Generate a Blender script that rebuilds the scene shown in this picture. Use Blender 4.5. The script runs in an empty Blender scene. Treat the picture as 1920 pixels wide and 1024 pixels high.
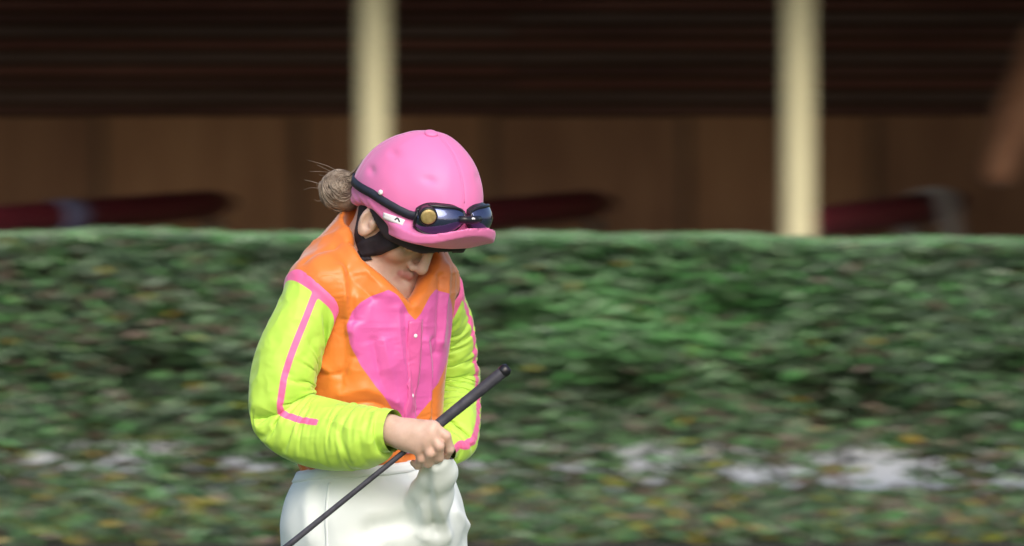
import bpy, math, random
import numpy as np
from mathutils import Vector
from mathutils.bvhtree import BVHTree

random.seed(7)
rng = np.random.default_rng(11)
scene = bpy.context.scene
COL = scene.collection

# ------------------------------------------------------------------ camera, sky, sun, exposure
CAM_D, CAM_H = 12.0, 1.6
cam_d = bpy.data.cameras.new('camera')
cam = bpy.data.objects.new('camera', cam_d)
COL.objects.link(cam)
cam.location = (0, -CAM_D, CAM_H)
cam.rotation_euler = (math.radians(90), 0, 0)
cam_d.lens = 225.0
cam_d.sensor_width = 36.0
cam_d.shift_y = -272 / 1920.0
cam_d.clip_end = 2000
cam_d.dof.use_dof = True
cam_d.dof.focus_distance = 11.85
cam_d.dof.aperture_fstop = 8.0
cam_d.dof.aperture_ratio = 0.33
scene.camera = cam

world = bpy.data.worlds.new('World')
scene.world = world
world.use_nodes = True
wn = world.node_tree.nodes
sky = wn.new('ShaderNodeTexSky')
sky.sky_type = 'NISHITA'
sky.sun_disc = False
SUN_EL, SUN_AZ = 38, 166          # azimuth clockwise from +Y (so the sun stands behind the camera, to the right)
sky.sun_elevation = math.radians(SUN_EL)
sky.sun_rotation = math.radians(SUN_AZ)
sky.air_density = 1.0
sky.dust_density = 4.0
sky.ozone_density = 1.0
bg = wn['Background']
bg.inputs['Strength'].default_value = 0.15
world.node_tree.links.new(sky.outputs[0], bg.inputs[0])

sun_d = bpy.data.lights.new('sun', 'SUN')
sun_d.energy = 1.2
sun_d.angle = math.radians(40)
sun_d.color = (1.0, 0.97, 0.92)
sun = bpy.data.objects.new('sun', sun_d)
COL.objects.link(sun)
_d = Vector((math.sin(math.radians(SUN_AZ)) * math.cos(math.radians(SUN_EL)),
             math.cos(math.radians(SUN_AZ)) * math.cos(math.radians(SUN_EL)),
             math.sin(math.radians(SUN_EL))))
sun.rotation_euler = _d.to_track_quat('Z', 'Y').to_euler()
sun.location = (4, -6, 9)

vs = scene.view_settings
vs.view_transform = 'Standard'
vs.look = 'None'
vs.exposure = 0.4
vs.gamma = 1.0
vs.use_curve_mapping = False
scene.render.engine = 'CYCLES'
scene.cycles.use_denoising = True
scene.cycles.max_bounces = 8

# ------------------------------------------------------------------ helpers: objects and materials
def W(px, py, y=0.0):
    """A point at depth y, from measured frame positions (1920 wide) at the jockey's scale of 1000 px per metre."""
    s = (CAM_D + y) / CAM_D
    return np.array([(px - 960) / 1000 * s, y, CAM_H - (py - 240) / 1000 * s])

def put(o, parent=None):
    COL.objects.link(o)
    if parent is not None:
        o.parent = parent
    return o

def empty(name, loc, label=None, cat=None, group=None):
    o = bpy.data.objects.new(name, None)
    o.location = loc
    o.empty_display_size = 0.1
    COL.objects.link(o)
    tag(o, label, cat, group)
    return o

def tag(o, label=None, cat=None, group=None, kind=None):
    if label: o['label'] = label
    if cat: o['category'] = cat
    if group: o['group'] = group
    if kind: o['kind'] = kind
    return o

def mesh_obj(name, verts, faces, mat, parent=None, smooth=True, attrs=None):
    """Vertices are given in world space; the object's origin is put at its thing's base."""
    me = bpy.data.meshes.new(name)
    v = np.asarray(verts, dtype=np.float64)
    if parent is not None:
        off = np.zeros(3)
        q = parent
        while q is not None:
            off += np.array(q.location)
            q = q.parent
        v = v - off
    if isinstance(faces, np.ndarray):
        n, k = faces.shape
        me.vertices.add(len(v)); me.vertices.foreach_set('co', v.astype(np.float32).ravel())
        me.loops.add(n * k); me.loops.foreach_set('vertex_index', faces.astype(np.int32).ravel())
        me.polygons.add(n)
        me.polygons.foreach_set('loop_start', np.arange(0, n * k, k, dtype=np.int32))
        me.update(calc_edges=True)
    else:
        me.from_pydata([tuple(p) for p in v], [], faces)
        me.update()
    me.polygons.foreach_set('use_smooth', np.full(len(me.polygons), smooth, dtype=bool))
    if attrs:
        for an, av in attrs.items():
            a = me.attributes.new(an, 'FLOAT', 'POINT')
            a.data.foreach_set('value', np.asarray(av, dtype=np.float32))
    if mat is not None:
        me.materials.append(mat)
    o = bpy.data.objects.new(name, me)
    put(o, parent)
    return o

class NT:
    def __init__(self, name):
        self.m = bpy.data.materials.new(name)
        self.m.use_nodes = True
        self.t = self.m.node_tree
        self.p = self.t.nodes['Principled BSDF']
    def n(self, typ, **kw):
        nd = self.t.nodes.new(typ)
        for k, v in kw.items():
            if k.startswith('i_'):
                key = k[2:]
                nd.inputs[int(key) if key.isdigit() else key.replace('_', ' ')].default_value = v
            else:
                setattr(nd, k, v)
        return nd
    def l(self, a, b):
        self.t.links.new(a, b)

def ramp(nt, fac, stops, interp='LINEAR'):
    r = nt.n('ShaderNodeValToRGB')
    cr = r.color_ramp
    cr.interpolation = interp
    while len(cr.elements) < len(stops):
        cr.elements.new(0.5)
    for e, (p, c) in zip(cr.elements, stops):
        e.position = p
        e.color = (c[0], c[1], c[2], 1)
    nt.l(fac, r.inputs[0])
    return r.outputs[0]

def mat_noise(name, c1, c2, scale=8, rough=0.7, bump=0.15, bscale=None, detail=4, stretch=None, spec=0.4, sheen=0.0, bdist=0.01, metallic=0.0):
    nt = NT(name)
    tc = nt.n('ShaderNodeTexCoord')
    src = tc.outputs['Object']
    if stretch:
        mp = nt.n('ShaderNodeMapping')
        mp.inputs['Scale'].default_value = stretch
        nt.l(src, mp.inputs[0]); src = mp.outputs[0]
    nz = nt.n('ShaderNodeTexNoise', i_Scale=scale, i_Detail=detail)
    nt.l(src, nz.inputs['Vector'])
    c = ramp(nt, nz.outputs[0], [(0.3, c1), (0.7, c2)])
    nt.l(c, nt.p.inputs['Base Color'])
    nt.p.inputs['Roughness'].default_value = rough
    nt.p.inputs['Specular IOR Level'].default_value = spec
    nt.p.inputs['Metallic'].default_value = metallic
    if sheen: nt.p.inputs['Sheen Weight'].default_value = sheen
    if bump:
        nb = nt.n('ShaderNodeTexNoise', i_Scale=bscale or scale * 4, i_Detail=5)
        nt.l(src, nb.inputs['Vector'])
        b = nt.n('ShaderNodeBump', i_Strength=bump, i_Distance=bdist)
        nt.l(nb.outputs[0], b.inputs['Height'])
        nt.l(b.outputs[0], nt.p.inputs['Normal'])
    return nt.m

def mat_cloth(name, base, mark=None, second=None, rough=0.42, sheen=0.25, bump=0.25, bscale=14, var=0.10, edge=0.0008, spec=0.5):
    """Silk-like cloth: a base colour and, where the attribute is below zero, a printed second colour."""
    nt = NT(name)
    tc = nt.n('ShaderNodeTexCoord')
    nz = nt.n('ShaderNodeTexNoise', i_Scale=6.0, i_Detail=3)
    nt.l(tc.outputs['Object'], nz.inputs['Vector'])
    lo = [x * (1 - var) for x in base]
    col = ramp(nt, nz.outputs[0], [(0.3, lo), (0.7, base)])
    if mark:
        at = nt.n('ShaderNodeAttribute', attribute_name=mark)
        mr = nt.n('ShaderNodeMapRange')
        mr.inputs['From Min'].default_value = edge
        mr.inputs['From Max'].default_value = -edge
        nt.l(at.outputs['Fac'], mr.inputs['Value'])
        mx = nt.n('ShaderNodeMix', data_type='RGBA')
        nt.l(mr.outputs[0], mx.inputs['Factor'])
        nt.l(col, mx.inputs['A'])
        mx.inputs['B'].default_value = (*second, 1)
        col = mx.outputs['Result']
    nt.l(col, nt.p.inputs['Base Color'])
    nt.p.inputs['Roughness'].default_value = rough
    nt.p.inputs['Specular IOR Level'].default_value = spec
    nt.p.inputs['Sheen Weight'].default_value = sheen
    nt.p.inputs['Sheen Roughness'].default_value = 0.4
    # slack wrinkles (sharp-edged cells warped by noise) plus a fine weave
    n0 = nt.n('ShaderNodeTexNoise', i_Scale=float(bscale), i_Detail=2)
    nt.l(tc.outputs['Object'], n0.inputs['Vector'])
    mxv = nt.n('ShaderNodeMix', data_type='VECTOR'); mxv.inputs['Factor'].default_value = 0.22
    nt.l(tc.outputs['Object'], mxv.inputs['A']); nt.l(n0.outputs['Color'], mxv.inputs['B'])
    n1 = nt.n('ShaderNodeTexVoronoi', i_Scale=float(bscale) * 1.6)
    n1.feature = 'SMOOTH_F1'; n1.inputs['Smoothness'].default_value = 0.25
    nt.l(mxv.outputs['Result'], n1.inputs['Vector'])
    n2 = nt.n('ShaderNodeTexNoise', i_Scale=700.0, i_Detail=1)
    nt.l(tc.outputs['Object'], n2.inputs['Vector'])
    b1 = nt.n('ShaderNodeBump', i_Strength=bump, i_Distance=0.02)
    nt.l(n1.outputs[0], b1.inputs['Height'])
    b2 = nt.n('ShaderNodeBump', i_Strength=0.12, i_Distance=0.0006)
    nt.l(n2.outputs[0], b2.inputs['Height']); nt.l(b1.outputs[0], b2.inputs['Normal'])
    nt.l(b2.outputs[0], nt.p.inputs['Normal'])
    return nt.m

# ------------------------------------------------------------------ helpers: signed-distance modelling
class Field:
    """A tensor-product grid that solids are blended into; mesh() gives its zero surface (surface nets)."""
    def __init__(self, xs, ys, zs):
        self.ax = [np.asarray(a, dtype=np.float32) for a in (xs, ys, zs)]
        self.D = np.full([len(a) for a in self.ax], 1.0, dtype=np.float32)
    def sl(self, lo, hi):
        s = []
        for a, l, h in zip(self.ax, lo, hi):
            i = max(int(np.searchsorted(a, l)) - 1, 0); j = min(int(np.searchsorted(a, h)) + 1, len(a))
            s.append(slice(i, max(j, i)))
        return tuple(s)
    def op(self, fn, lo=None, hi=None, k=0.01, mode='add'):
        if lo is None:
            lo = [a[0] for a in self.ax]; hi = [a[-1] for a in self.ax]
        s = self.sl(lo, hi)
        X = self.ax[0][s[0]][:, None, None]; Y = self.ax[1][s[1]][None, :, None]; Z = self.ax[2][s[2]][None, None, :]
        if X.size == 0 or Y.size == 0 or Z.size == 0: return
        d = fn(X, Y, Z)
        cur = self.D[s]
        if mode == 'add':
            self.D[s] = smin(cur, d, k)
        elif mode == 'cut':
            self.D[s] = -smin(-cur, d, k)
        elif mode == 'and':
            self.D[s] = -smin(-cur, -d, k)
    def capsule(self, a, b, ra, rb, k=0.01, mode='add'):
        a = np.asarray(a, float); b = np.asarray(b, float)
        m = max(ra, rb) + k + 0.02
        self.op(lambda X, Y, Z: sd_cone(X, Y, Z, a, b, ra, rb), np.minimum(a, b) - m, np.maximum(a, b) + m, k, mode)
    def chain(self, pts, rs, k=0.01):
        for i in range(len(pts) - 1):
            self.capsule(pts[i], pts[i + 1], rs[i], rs[i + 1], k)
    def ell(self, c, r, axes=None, k=0.01, mode='add'):
        c = np.asarray(c, float); m = max(r) + k + 0.02
        self.op(lambda X, Y, Z: sd_ell(X, Y, Z, c, r, axes), c - m, c + m, k, mode)
    def mesh(self, smooth=2):
        return surface_nets(self.D, *self.ax, smooth=smooth)

def smin(a, b, k):
    if k <= 0: return np.minimum(a, b)
    h = np.maximum(k - np.abs(a - b), 0) / k
    return np.minimum(a, b) - h * h * k * 0.25

def sd_cone(X, Y, Z, a, b, ra, rb):
    ba = b - a; L2 = float(ba @ ba) + 1e-12
    px, py, pz = X - a[0], Y - a[1], Z - a[2]
    t = np.clip((px * ba[0] + py * ba[1] + pz * ba[2]) / L2, 0, 1)
    dx = px - t * ba[0]; dy = py - t * ba[1]; dz = pz - t * ba[2]
    return np.sqrt(dx * dx + dy * dy + dz * dz) - (ra + (rb - ra) * t)

def loc(X, Y, Z, c, axes):
    px, py, pz = X - c[0], Y - c[1], Z - c[2]
    return [px * e[0] + py * e[1] + pz * e[2] for e in axes]

def sd_ell(X, Y, Z, c, r, axes=None):
    if axes is None: axes = np.eye(3)
    u, v, w = loc(X, Y, Z, c, axes)
    k0 = np.sqrt((u / r[0]) ** 2 + (v / r[1]) ** 2 + (w / r[2]) ** 2)
    k1 = np.sqrt((u / r[0] ** 2) ** 2 + (v / r[1] ** 2) ** 2 + (w / r[2] ** 2) ** 2) + 1e-9
    return k0 * (k0 - 1) / k1

def surface_nets(D, xs, ys, zs, smooth=2):
    S = D < 0
    A = np.zeros(tuple(n - 1 for n in D.shape), dtype=np.int8)
    for i in (0, 1):
        for j in (0, 1):
            for k in (0, 1):
                A += S[i:S.shape[0] - 1 + i, j:S.shape[1] - 1 + j, k:S.shape[2] - 1 + k]
    act = (A > 0) & (A < 8)
    I, J, K = np.nonzero(act)
    idx = np.full(act.shape, -1, dtype=np.int32)
    idx[I, J, K] = np.arange(len(I))
    P = np.zeros((len(I), 3)); N = np.zeros(len(I))
    ax = [xs, ys, zs]
    corners = [(a, b, c) for a in (0, 1) for b in (0, 1) for c in (0, 1)]
    for c0 in corners:
        for d in range(3):
            if c0[d]: continue
            c1 = list(c0); c1[d] = 1
            d0 = D[I + c0[0], J + c0[1], K + c0[2]]; d1 = D[I + c1[0], J + c1[1], K + c1[2]]
            m = (d0 < 0) != (d1 < 0)
            t = np.where(m, d0 / np.where(d0 - d1 == 0, 1, d0 - d1), 0)
            p0 = np.stack([xs[I + c0[0]], ys[J + c0[1]], zs[K + c0[2]]], 1).astype(float)
            p1 = np.stack([xs[I + c1[0]], ys[J + c1[1]], zs[K + c1[2]]], 1).astype(float)
            P += np.where(m[:, None], p0 + (p1 - p0) * t[:, None], 0); N += m
    P /= N[:, None]
    F = []
    for d in range(3):
        e, f = [(1, 2), (2, 0), (0, 1)][d]
        sl0 = [slice(None)] * 3; sl1 = [slice(None)] * 3
        sl0[d] = slice(0, -1); sl1[d] = slice(1, None)
        a = S[tuple(sl0)]; b = S[tuple(sl1)]
        ch = a != b
        ii = np.stack(np.nonzero(ch), 1)
        ok = (ii[:, e] > 0) & (ii[:, f] > 0) & (ii[:, e] < act.shape[e]) & (ii[:, f] < act.shape[f])
        ii = ii[ok]
        inside = a[tuple(ii.T)]
        q = []
        for (de, df) in ((-1, -1), (0, -1), (0, 0), (-1, 0)):
            jj = ii.copy(); jj[:, e] += de; jj[:, f] += df
            q.append(idx[tuple(jj.T)])
        q = np.stack(q, 1)
        q[~inside] = q[~inside][:, ::-1]
        F.append(q)
    F = np.concatenate(F)
    F = F[(F >= 0).all(1)]
    for _ in range(smooth):
        P = laplace(P, F, 0.5)
    return P, F

def laplace(P, F, w):
    acc = np.zeros_like(P); cnt = np.zeros(len(P))
    for a, b in ((0, 1), (1, 2), (2, 3), (3, 0)):
        np.add.at(acc, F[:, a], P[F[:, b]]); np.add.at(acc, F[:, b], P[F[:, a]])
        np.add.at(cnt, F[:, a], 1); np.add.at(cnt, F[:, b], 1)
    return P * (1 - w) + w * acc / np.maximum(cnt, 1)[:, None]

def normals(P, F):
    n = np.cross(P[F[:, 2]] - P[F[:, 0]], P[F[:, 3]] - P[F[:, 1]])
    acc = np.zeros_like(P)
    for a in range(4):
        np.add.at(acc, F[:, a], n)
    return acc / (np.linalg.norm(acc, axis=1, keepdims=True) + 1e-12)

def d_poly(P, pts):
    """Distance of points P to the polyline pts."""
    best = np.full(len(P), 1e9)
    pts = [np.asarray(p, float) for p in pts]
    for a, b in zip(pts[:-1], pts[1:]):
        ba = b - a
        t = np.clip(((P - a) @ ba) / (ba @ ba + 1e-12), 0, 1)
        best = np.minimum(best, np.linalg.norm(P - a - t[:, None] * ba, axis=1))
    return best

def spline(pts, n=24):
    """Catmull-Rom through the points."""
    p = [np.asarray(q, float) for q in pts]
    p = [2 * p[0] - p[1]] + p + [2 * p[-1] - p[-2]]
    out = []
    segs = len(p) - 3
    for i in range(n):
        t = i / (n - 1) * segs; k = min(int(t), segs - 1); t -= k
        a, b, c, d = p[k:k + 4]
        out.append(0.5 * ((2 * b) + (c - a) * t + (2 * a - 5 * b + 4 * c - d) * t * t + (3 * b - a - 3 * c + d) * t ** 3))
    return out

def bvh(P, F):
    return BVHTree.FromPolygons([tuple(p) for p in P], [tuple(int(i) for i in f) for f in F])

CAM = np.array([0, -CAM_D, CAM_H])
def ray(tree, px, py):
    """Where the line from the photographer through a frame position meets a surface: lays seams and folds on the modelled cloth."""
    d = W(px, py, 0) - CAM
    h = tree.ray_cast(Vector(CAM), Vector(d).normalized())
    return None if h[0] is None else (np.array(h[0]), np.array(h[1]))

def on(tree, pts):
    out = []
    for p in pts:
        h = ray(tree, *p)
        if h is not None: out.append(h[0])
    return out

def folds(P, F, tree, lst):
    """Ridges (amp > 0) and creases (amp < 0) along lines laid on the cloth."""
    Nn = normals(P, F)
    disp = np.zeros(len(P))
    for amp, wid, pts in lst:
        q = on(tree, pts)
        if len(q) < 2: continue
        q = spline(q, 10) if len(q) > 2 else q
        d = d_poly(P, q)
        disp += amp * np.exp(-(d / wid) ** 1.35)
    return P + Nn * disp[:, None]

def tube(pts, rs, seg=8, cap=True):
    """Swept tube as verts, faces (lists)."""
    pts = [np.asarray(p, float) for p in pts]
    if np.isscalar(rs): rs = [rs] * len(pts)
    V, Fc = [], []
    up = np.array([0.13, 0.21, 0.97])
    for i, p in enumerate(pts):
        t = pts[min(i + 1, len(pts) - 1)] - pts[max(i - 1, 0)]
        t = t / (np.linalg.norm(t) + 1e-12)
        u = np.cross(t, up)
        if np.linalg.norm(u) < 1e-3: u = np.cross(t, [1, 0, 0])
        u /= np.linalg.norm(u); v = np.cross(t, u)
        for k in range(seg):
            a = 2 * math.pi * k / seg
            V.append(p + rs[i] * (math.cos(a) * u + math.sin(a) * v))
    for i in range(len(pts) - 1):
        for k in range(seg):
            k2 = (k + 1) % seg
            Fc.append((i * seg + k, i * seg + k2, (i + 1) * seg + k2, (i + 1) * seg + k))
    if cap:
        Fc.append(tuple(range(seg))[::-1])
        Fc.append(tuple((len(pts) - 1) * seg + k for k in range(seg)))
    return V, Fc

def merge(parts):
    V, Fc = [], []
    for v, f in parts:
        o = len(V)
        V += list(v); Fc += [tuple(i + o for i in q) for q in f]
    return V, Fc

def boxm(lo, hi, bev=0.0):
    """A box with chamfered vertical and horizontal edges (or plain for bev 0)."""
    x0, y0, z0 = lo; x1, y1, z1 = hi
    if bev <= 0:
        V = [(x0, y0, z0), (x1, y0, z0), (x1, y1, z0), (x0, y1, z0), (x0, y0, z1), (x1, y0, z1), (x1, y1, z1), (x0, y1, z1)]
        return [np.array(v) for v in V], [(0, 3, 2, 1), (4, 5, 6, 7), (0, 1, 5, 4), (1, 2, 6, 5), (2, 3, 7, 6), (3, 0, 4, 7)]
    b = bev
    V, Fc = [], []
    for z, ins in ((z0, b), (z0 + b, 0), (z1 - b, 0), (z1, b)):
        c = b + ins * 0.5
        ring = [(x0 + c, y0 + ins), (x1 - c, y0 + ins), (x1 - ins, y0 + c), (x1 - ins, y1 - c), (x1 - c, y1 - ins), (x0 + c, y1 - ins), (x0 + ins, y1 - c), (x0 + ins, y0 + c)]
        V += [np.array((x, y, z)) for x, y in ring]
    for r in range(3):
        for k in range(8):
            k2 = (k + 1) % 8
            Fc.append((r * 8 + k, r * 8 + k2, r * 8 + 8 + k2, r * 8 + 8 + k))
    Fc.append(tuple(range(8))[::-1]); Fc.append(tuple(24 + k for k in range(8)))
    return V, Fc

def ribbon_on(tree, pts, wid, off, thick=0.0015, n=28, across=5):
    """A strap laid on a surface: verts, faces."""
    c = spline(pts, n)
    V, Fc = [], []
    m = across
    top = []
    for i, p in enumerate(c):
        t = c[min(i + 1, n - 1)] - c[max(i - 1, 0)]; t /= np.linalg.norm(t)
        h = tree.find_nearest(Vector(p)); nn = np.array(h[1]); s = np.cross(t, nn); s /= np.linalg.norm(s)
        w = wid if np.isscalar(wid) else wid[0] + (wid[1] - wid[0]) * i / (n - 1)
        row = []
        for k in range(m):
            q = np.array(h[0]) + s * w * (k / (m - 1) - 0.5)
            h2 = tree.find_nearest(Vector(q)); n2 = np.array(h2[1])
            row.append((np.array(h2[0]), n2))
        top.append(row)
    for row in top:
        for q, n2 in row: V.append(q + n2 * (off + thick))
    base = len(V)
    for row in top:
        for q, n2 in row: V.append(q + n2 * (off - 0.003))
    for i in range(n - 1):
        for k in range(m - 1):
            a = i * m + k
            Fc.append((a, a + 1, a + m + 1, a + m))
        a = i * m
        Fc.append((a, a + m, base + a + m, base + a))
        a = i * m + m - 1
        Fc.append((a + m, a, base + a, base + a + m))
    Fc.append(tuple([*range(m)][::-1]) + tuple(base + k for k in range(m)))
    e = (n - 1) * m
    Fc.append(tuple(e + k for k in range(m)) + tuple(base + e + k for k in range(m))[::-1])
    return V, Fc

def sinnoise(P, freq, seed=0, oct=3):
    r = np.random.default_rng(seed)
    out = np.zeros(len(P)); amp = 1.0
    for o in range(oct):
        for _ in range(4):
            k = r.normal(size=3); k *= freq / np.linalg.norm(k)
            out += amp * np.sin(P @ k + r.uniform(0, 6.28)) / 4
        freq *= 1.9; amp *= 0.5
    return out

def crumple(P, freq, seed=0, n=5):
    """Crossing sharp-crested folds, as in slack thin cloth; about zero mean."""
    r = np.random.default_rng(seed)
    out = np.zeros(len(P))
    for i in range(n):
        k = r.normal(size=3); k *= freq * r.uniform(0.7, 1.4) / np.linalg.norm(k)
        k2 = r.normal(size=3); k2 *= freq * 0.5 / np.linalg.norm(k2)
        w = np.abs(np.sin(P @ k + 1.4 * np.sin(P @ k2 + r.uniform(0, 6)) + r.uniform(0, 6)))
        w = 1 - w if i % 2 else w
        out += (w - 0.5) * (0.5 + 0.5 * np.sin(P @ k2 * 0.8 + r.uniform(0, 6)))
    return out / n * 2

def slack(P, F, g_v, g_h, pin=None, iters=260, bend=0.10, lim=(-0.006, 0.014), seed=0, noise=0.0015):
    """Cloth with more length than the form under it: edges grow by g_v along the height and g_h across, and buckle into folds."""
    N0 = normals(P, F); P0 = P.copy(); n = len(P)
    E = np.concatenate([F[:, [0, 1]], F[:, [1, 2]], F[:, [2, 3]], F[:, [3, 0]], F[:, [0, 2]], F[:, [1, 3]]])
    E.sort(axis=1); E = np.unique(E, axis=0)
    d = P[E[:, 1]] - P[E[:, 0]]; L = np.linalg.norm(d, axis=1) + 1e-9
    vert = np.abs(d[:, 2]) / L
    L0 = L * (1 + g_v * vert ** 2 + g_h * (1 - vert ** 2))
    # start from a smooth random relief so that folds have a natural scale
    P = P + N0 * (noise * sinnoise(P, 45, seed + 1, 2) + noise * 1.5 * crumple(P, 30, seed))[:, None]
    deg = np.bincount(E.ravel(), minlength=n).astype(float)
    for it in range(iters):
        d = P[E[:, 1]] - P[E[:, 0]]; ln = np.linalg.norm(d, axis=1) + 1e-9
        c = d * ((ln - L0) / ln * 0.5)[:, None]
        acc = np.stack([np.bincount(E[:, 0], c[:, k], n) - np.bincount(E[:, 1], c[:, k], n) for k in range(3)], 1)
        P = P + acc / deg[:, None] * 1.5
        if it % 2 == 0:
            sm = np.stack([np.bincount(E[:, 0], P[E[:, 1], k], n) + np.bincount(E[:, 1], P[E[:, 0], k], n) for k in range(3)], 1) / deg[:, None]
            P = P + bend * (sm - P)
        q = P - P0
        h = (q * N0).sum(1); tang = q - h[:, None] * N0
        tl = np.linalg.norm(tang, axis=1, keepdims=True) + 1e-9
        tang *= np.minimum(1, 0.008 / tl)
        P = P0 + tang + np.clip(h, lim[0], lim[1])[:, None] * N0
        if pin is not None:
            P = P0 + (P - P0) * (1 - pin)[:, None]
    return P

def cloth_tube(path, radii, nA, nC, rest_len, rest_r, collide, steps=150, iters=6, grav=0.0002, press=0.0, seed=0, pin_end=5, ref=None):
    """A sleeve hung on an arm: a straight tube of cloth, longer than the arm, posed along the bent path and settled
    (position-based: stretch, shear and bending links, gravity, contact with the arm and the body)."""
    r = np.random.default_rng(seed)
    path = np.array(spline(path, nA)); 
    seg = np.linalg.norm(np.diff(path, axis=0), axis=1); cum = np.concatenate([[0], np.cumsum(seg)]); tt = np.linspace(0, cum[-1], nA)
    path = np.stack([np.interp(tt, cum, path[:, k]) for k in range(3)], 1)
    rad = np.interp(np.linspace(0, 1, nA), np.linspace(0, 1, len(radii)), radii)
    T = np.gradient(path, axis=0); T /= np.linalg.norm(T, axis=1, keepdims=True)
    u = np.asarray(ref, float); u -= T[0] * (u @ T[0]); u /= np.linalg.norm(u)
    P = np.zeros((nA, nC, 3)); ang = np.arange(nC) * 2 * math.pi / nC
    for i in range(nA):
        u = u - T[i] * (u @ T[i]); u /= np.linalg.norm(u); v = np.cross(T[i], u)
        P[i] = path[i] + rad[i] * (np.cos(ang)[:, None] * u + np.sin(ang)[:, None] * v)
    la = rest_len / (nA - 1)
    rr = np.interp(np.linspace(0, 1, nA), np.linspace(0, 1, len(rest_r)), rest_r)
    lc = 2 * rr * math.sin(math.pi / nC)
    P[1:-pin_end] += r.normal(0, 0.0012, P[1:-pin_end].shape)
    w = np.ones((nA, nC, 1)); w[0] = 0; w[-pin_end:] = 0
    def link(A, B, wA, wB, L, k):
        d = B - A; ln = np.linalg.norm(d, axis=-1, keepdims=True) + 1e-9
        c = d * ((ln - L) / ln) * k / np.maximum(wA + wB, 1e-6)
        A += c * wA; B -= c * wB
    ld = np.sqrt(la ** 2 + (0.5 * (lc[1:] + lc[:-1])) ** 2)[:, None, None]
    LC = lc[:, None, None]
    for st in range(steps):
        P[..., 2] -= grav * w[..., 0]
        if press:
            n = np.cross(np.roll(P, -1, 1) - np.roll(P, 1, 1), np.concatenate([P[1:], P[-1:]]) - np.concatenate([P[:1], P[:-1]]))
            n /= np.linalg.norm(n, axis=-1, keepdims=True) + 1e-9
            c = P.mean(1, keepdims=True); sg = np.sign(((P - c) * n).sum(-1, keepdims=True).mean())
            P += n * sg * press * w
        for it in range(iters):
            for o in (0, 1):                                     # along
                A = P[o:-1:2].copy(); B = P[o + 1::2].copy(); A = A[:len(B)]
                link(A, B, w[o:-1:2][:len(B)], w[o + 1::2], la, 0.95); P[o:-1:2][:len(A)] = A; P[o + 1::2] = B
            for o in (0, 1):                                     # around
                S = np.roll(P, -o, 1); A = S[:, 0::2].copy(); B = S[:, 1::2].copy()
                Wq = np.roll(w, -o, 1)
                link(A, B, Wq[:, 0::2], Wq[:, 1::2], LC, 0.95); S[:, 0::2] = A; S[:, 1::2] = B; P = np.roll(S, o, 1)
            for sgn in (1, -1):                                  # shear
                for o in (0, 1):
                    S = np.roll(P, -sgn, 1); Ws = np.roll(w, -sgn, 1)
                    A = P[o:-1:2].copy(); B = S[o + 1::2].copy(); A = A[:len(B)]
                    link(A, B, w[o:-1:2][:len(B)], Ws[o + 1::2], ld[o:][::2][:len(B)], 0.25)
                    P[o:-1:2][:len(A)] = A; S2 = np.roll(P, -sgn, 1); S2[o + 1::2] = B; P = np.roll(S2, sgn, 1)
        # bending: pull towards the local mean
        m = P.copy(); m[1:-1] = 0.25 * (P[2:] + P[:-2] + np.roll(P, 1, 1)[1:-1] + np.roll(P, -1, 1)[1:-1])
        P = P + 0.022 * (m - P) * w
        P = P + (collide(P.reshape(-1, 3)).reshape(P.shape) - P) * w
    idx = np.arange(nA * nC).reshape(nA, nC)
    n2 = np.roll(idx, -1, 1)
    F = np.stack([idx[:-1].ravel(), n2[:-1].ravel(), n2[1:].ravel(), idx[1:].ravel()], 1)
    V = P.reshape(-1, 3)
    c = P.mean(1, keepdims=True)
    if ((normals(V, F).reshape(P.shape) * (P - c)).sum() < 0): F = F[:, ::-1]
    return V, F, P

# ------------------------------------------------------------------ materials
ORANGE = (0.78, 0.215, 0.038); PINK = (0.78, 0.12, 0.37); LIME = (0.49, 0.76, 0.095)
M = {}
M['vest'] = mat_cloth('orange_silk', ORANGE, 'mark', (0.68, 0.115, 0.39), rough=0.40, bump=0.40, bscale=8, spec=0.45)
M['sleeve'] = mat_cloth('lime_silk', LIME, 'mark', (0.80, 0.14, 0.34), rough=0.55, bump=0.35, bscale=10, spec=0.35)
M['pink'] = mat_cloth('pink_silk', (0.72, 0.12, 0.37), rough=0.36, bump=0.15)
M['helmet'] = mat_cloth('pink_helmet_cover', (0.78, 0.20, 0.46), rough=0.5, bump=0.26, bscale=6, spec=0.4)
M['white_cloth'] = mat_cloth('white_breeches_cloth', (0.80, 0.86, 0.86), rough=0.7, bump=0.18, bscale=7, sheen=0.1, spec=0.25)
M['black_cloth'] = mat_noise('black_strap', (0.012, 0.010, 0.014), (0.03, 0.025, 0.035), 30, 0.75, 0.2, 300, bdist=0.001)
M['navy'] = mat_noise('navy_elastic', (0.012, 0.014, 0.028), (0.025, 0.03, 0.05), 40, 0.6, 0.2, 500, bdist=0.001)
M['whip'] = mat_noise('dark_grey_leather', (0.03, 0.03, 0.042), (0.06, 0.06, 0.08), 60, 0.55, 0.3, 260, bdist=0.002)
M['frame'] = mat_noise('black_plastic', (0.008, 0.008, 0.012), (0.014, 0.014, 0.02), 20, 0.3, 0.0)
M['gold'] = mat_noise('brass_mesh', (0.36, 0.26, 0.10), (0.50, 0.38, 0.17), 160, 0.45, 0.4, 900, bdist=0.001, metallic=0.4)
M['tag'] = mat_noise('white_tag', (0.75, 0.72, 0.76), (0.85, 0.8, 0.84), 90, 0.5, 0.0)
M['snap'] = mat_noise('pearl_snap', (0.75, 0.72, 0.75), (0.85, 0.84, 0.85), 60, 0.25, 0.0)
M['boot'] = mat_noise('black_boot_leather', (0.012, 0.012, 0.012), (0.03, 0.028, 0.026), 12, 0.3, 0.1)
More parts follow.
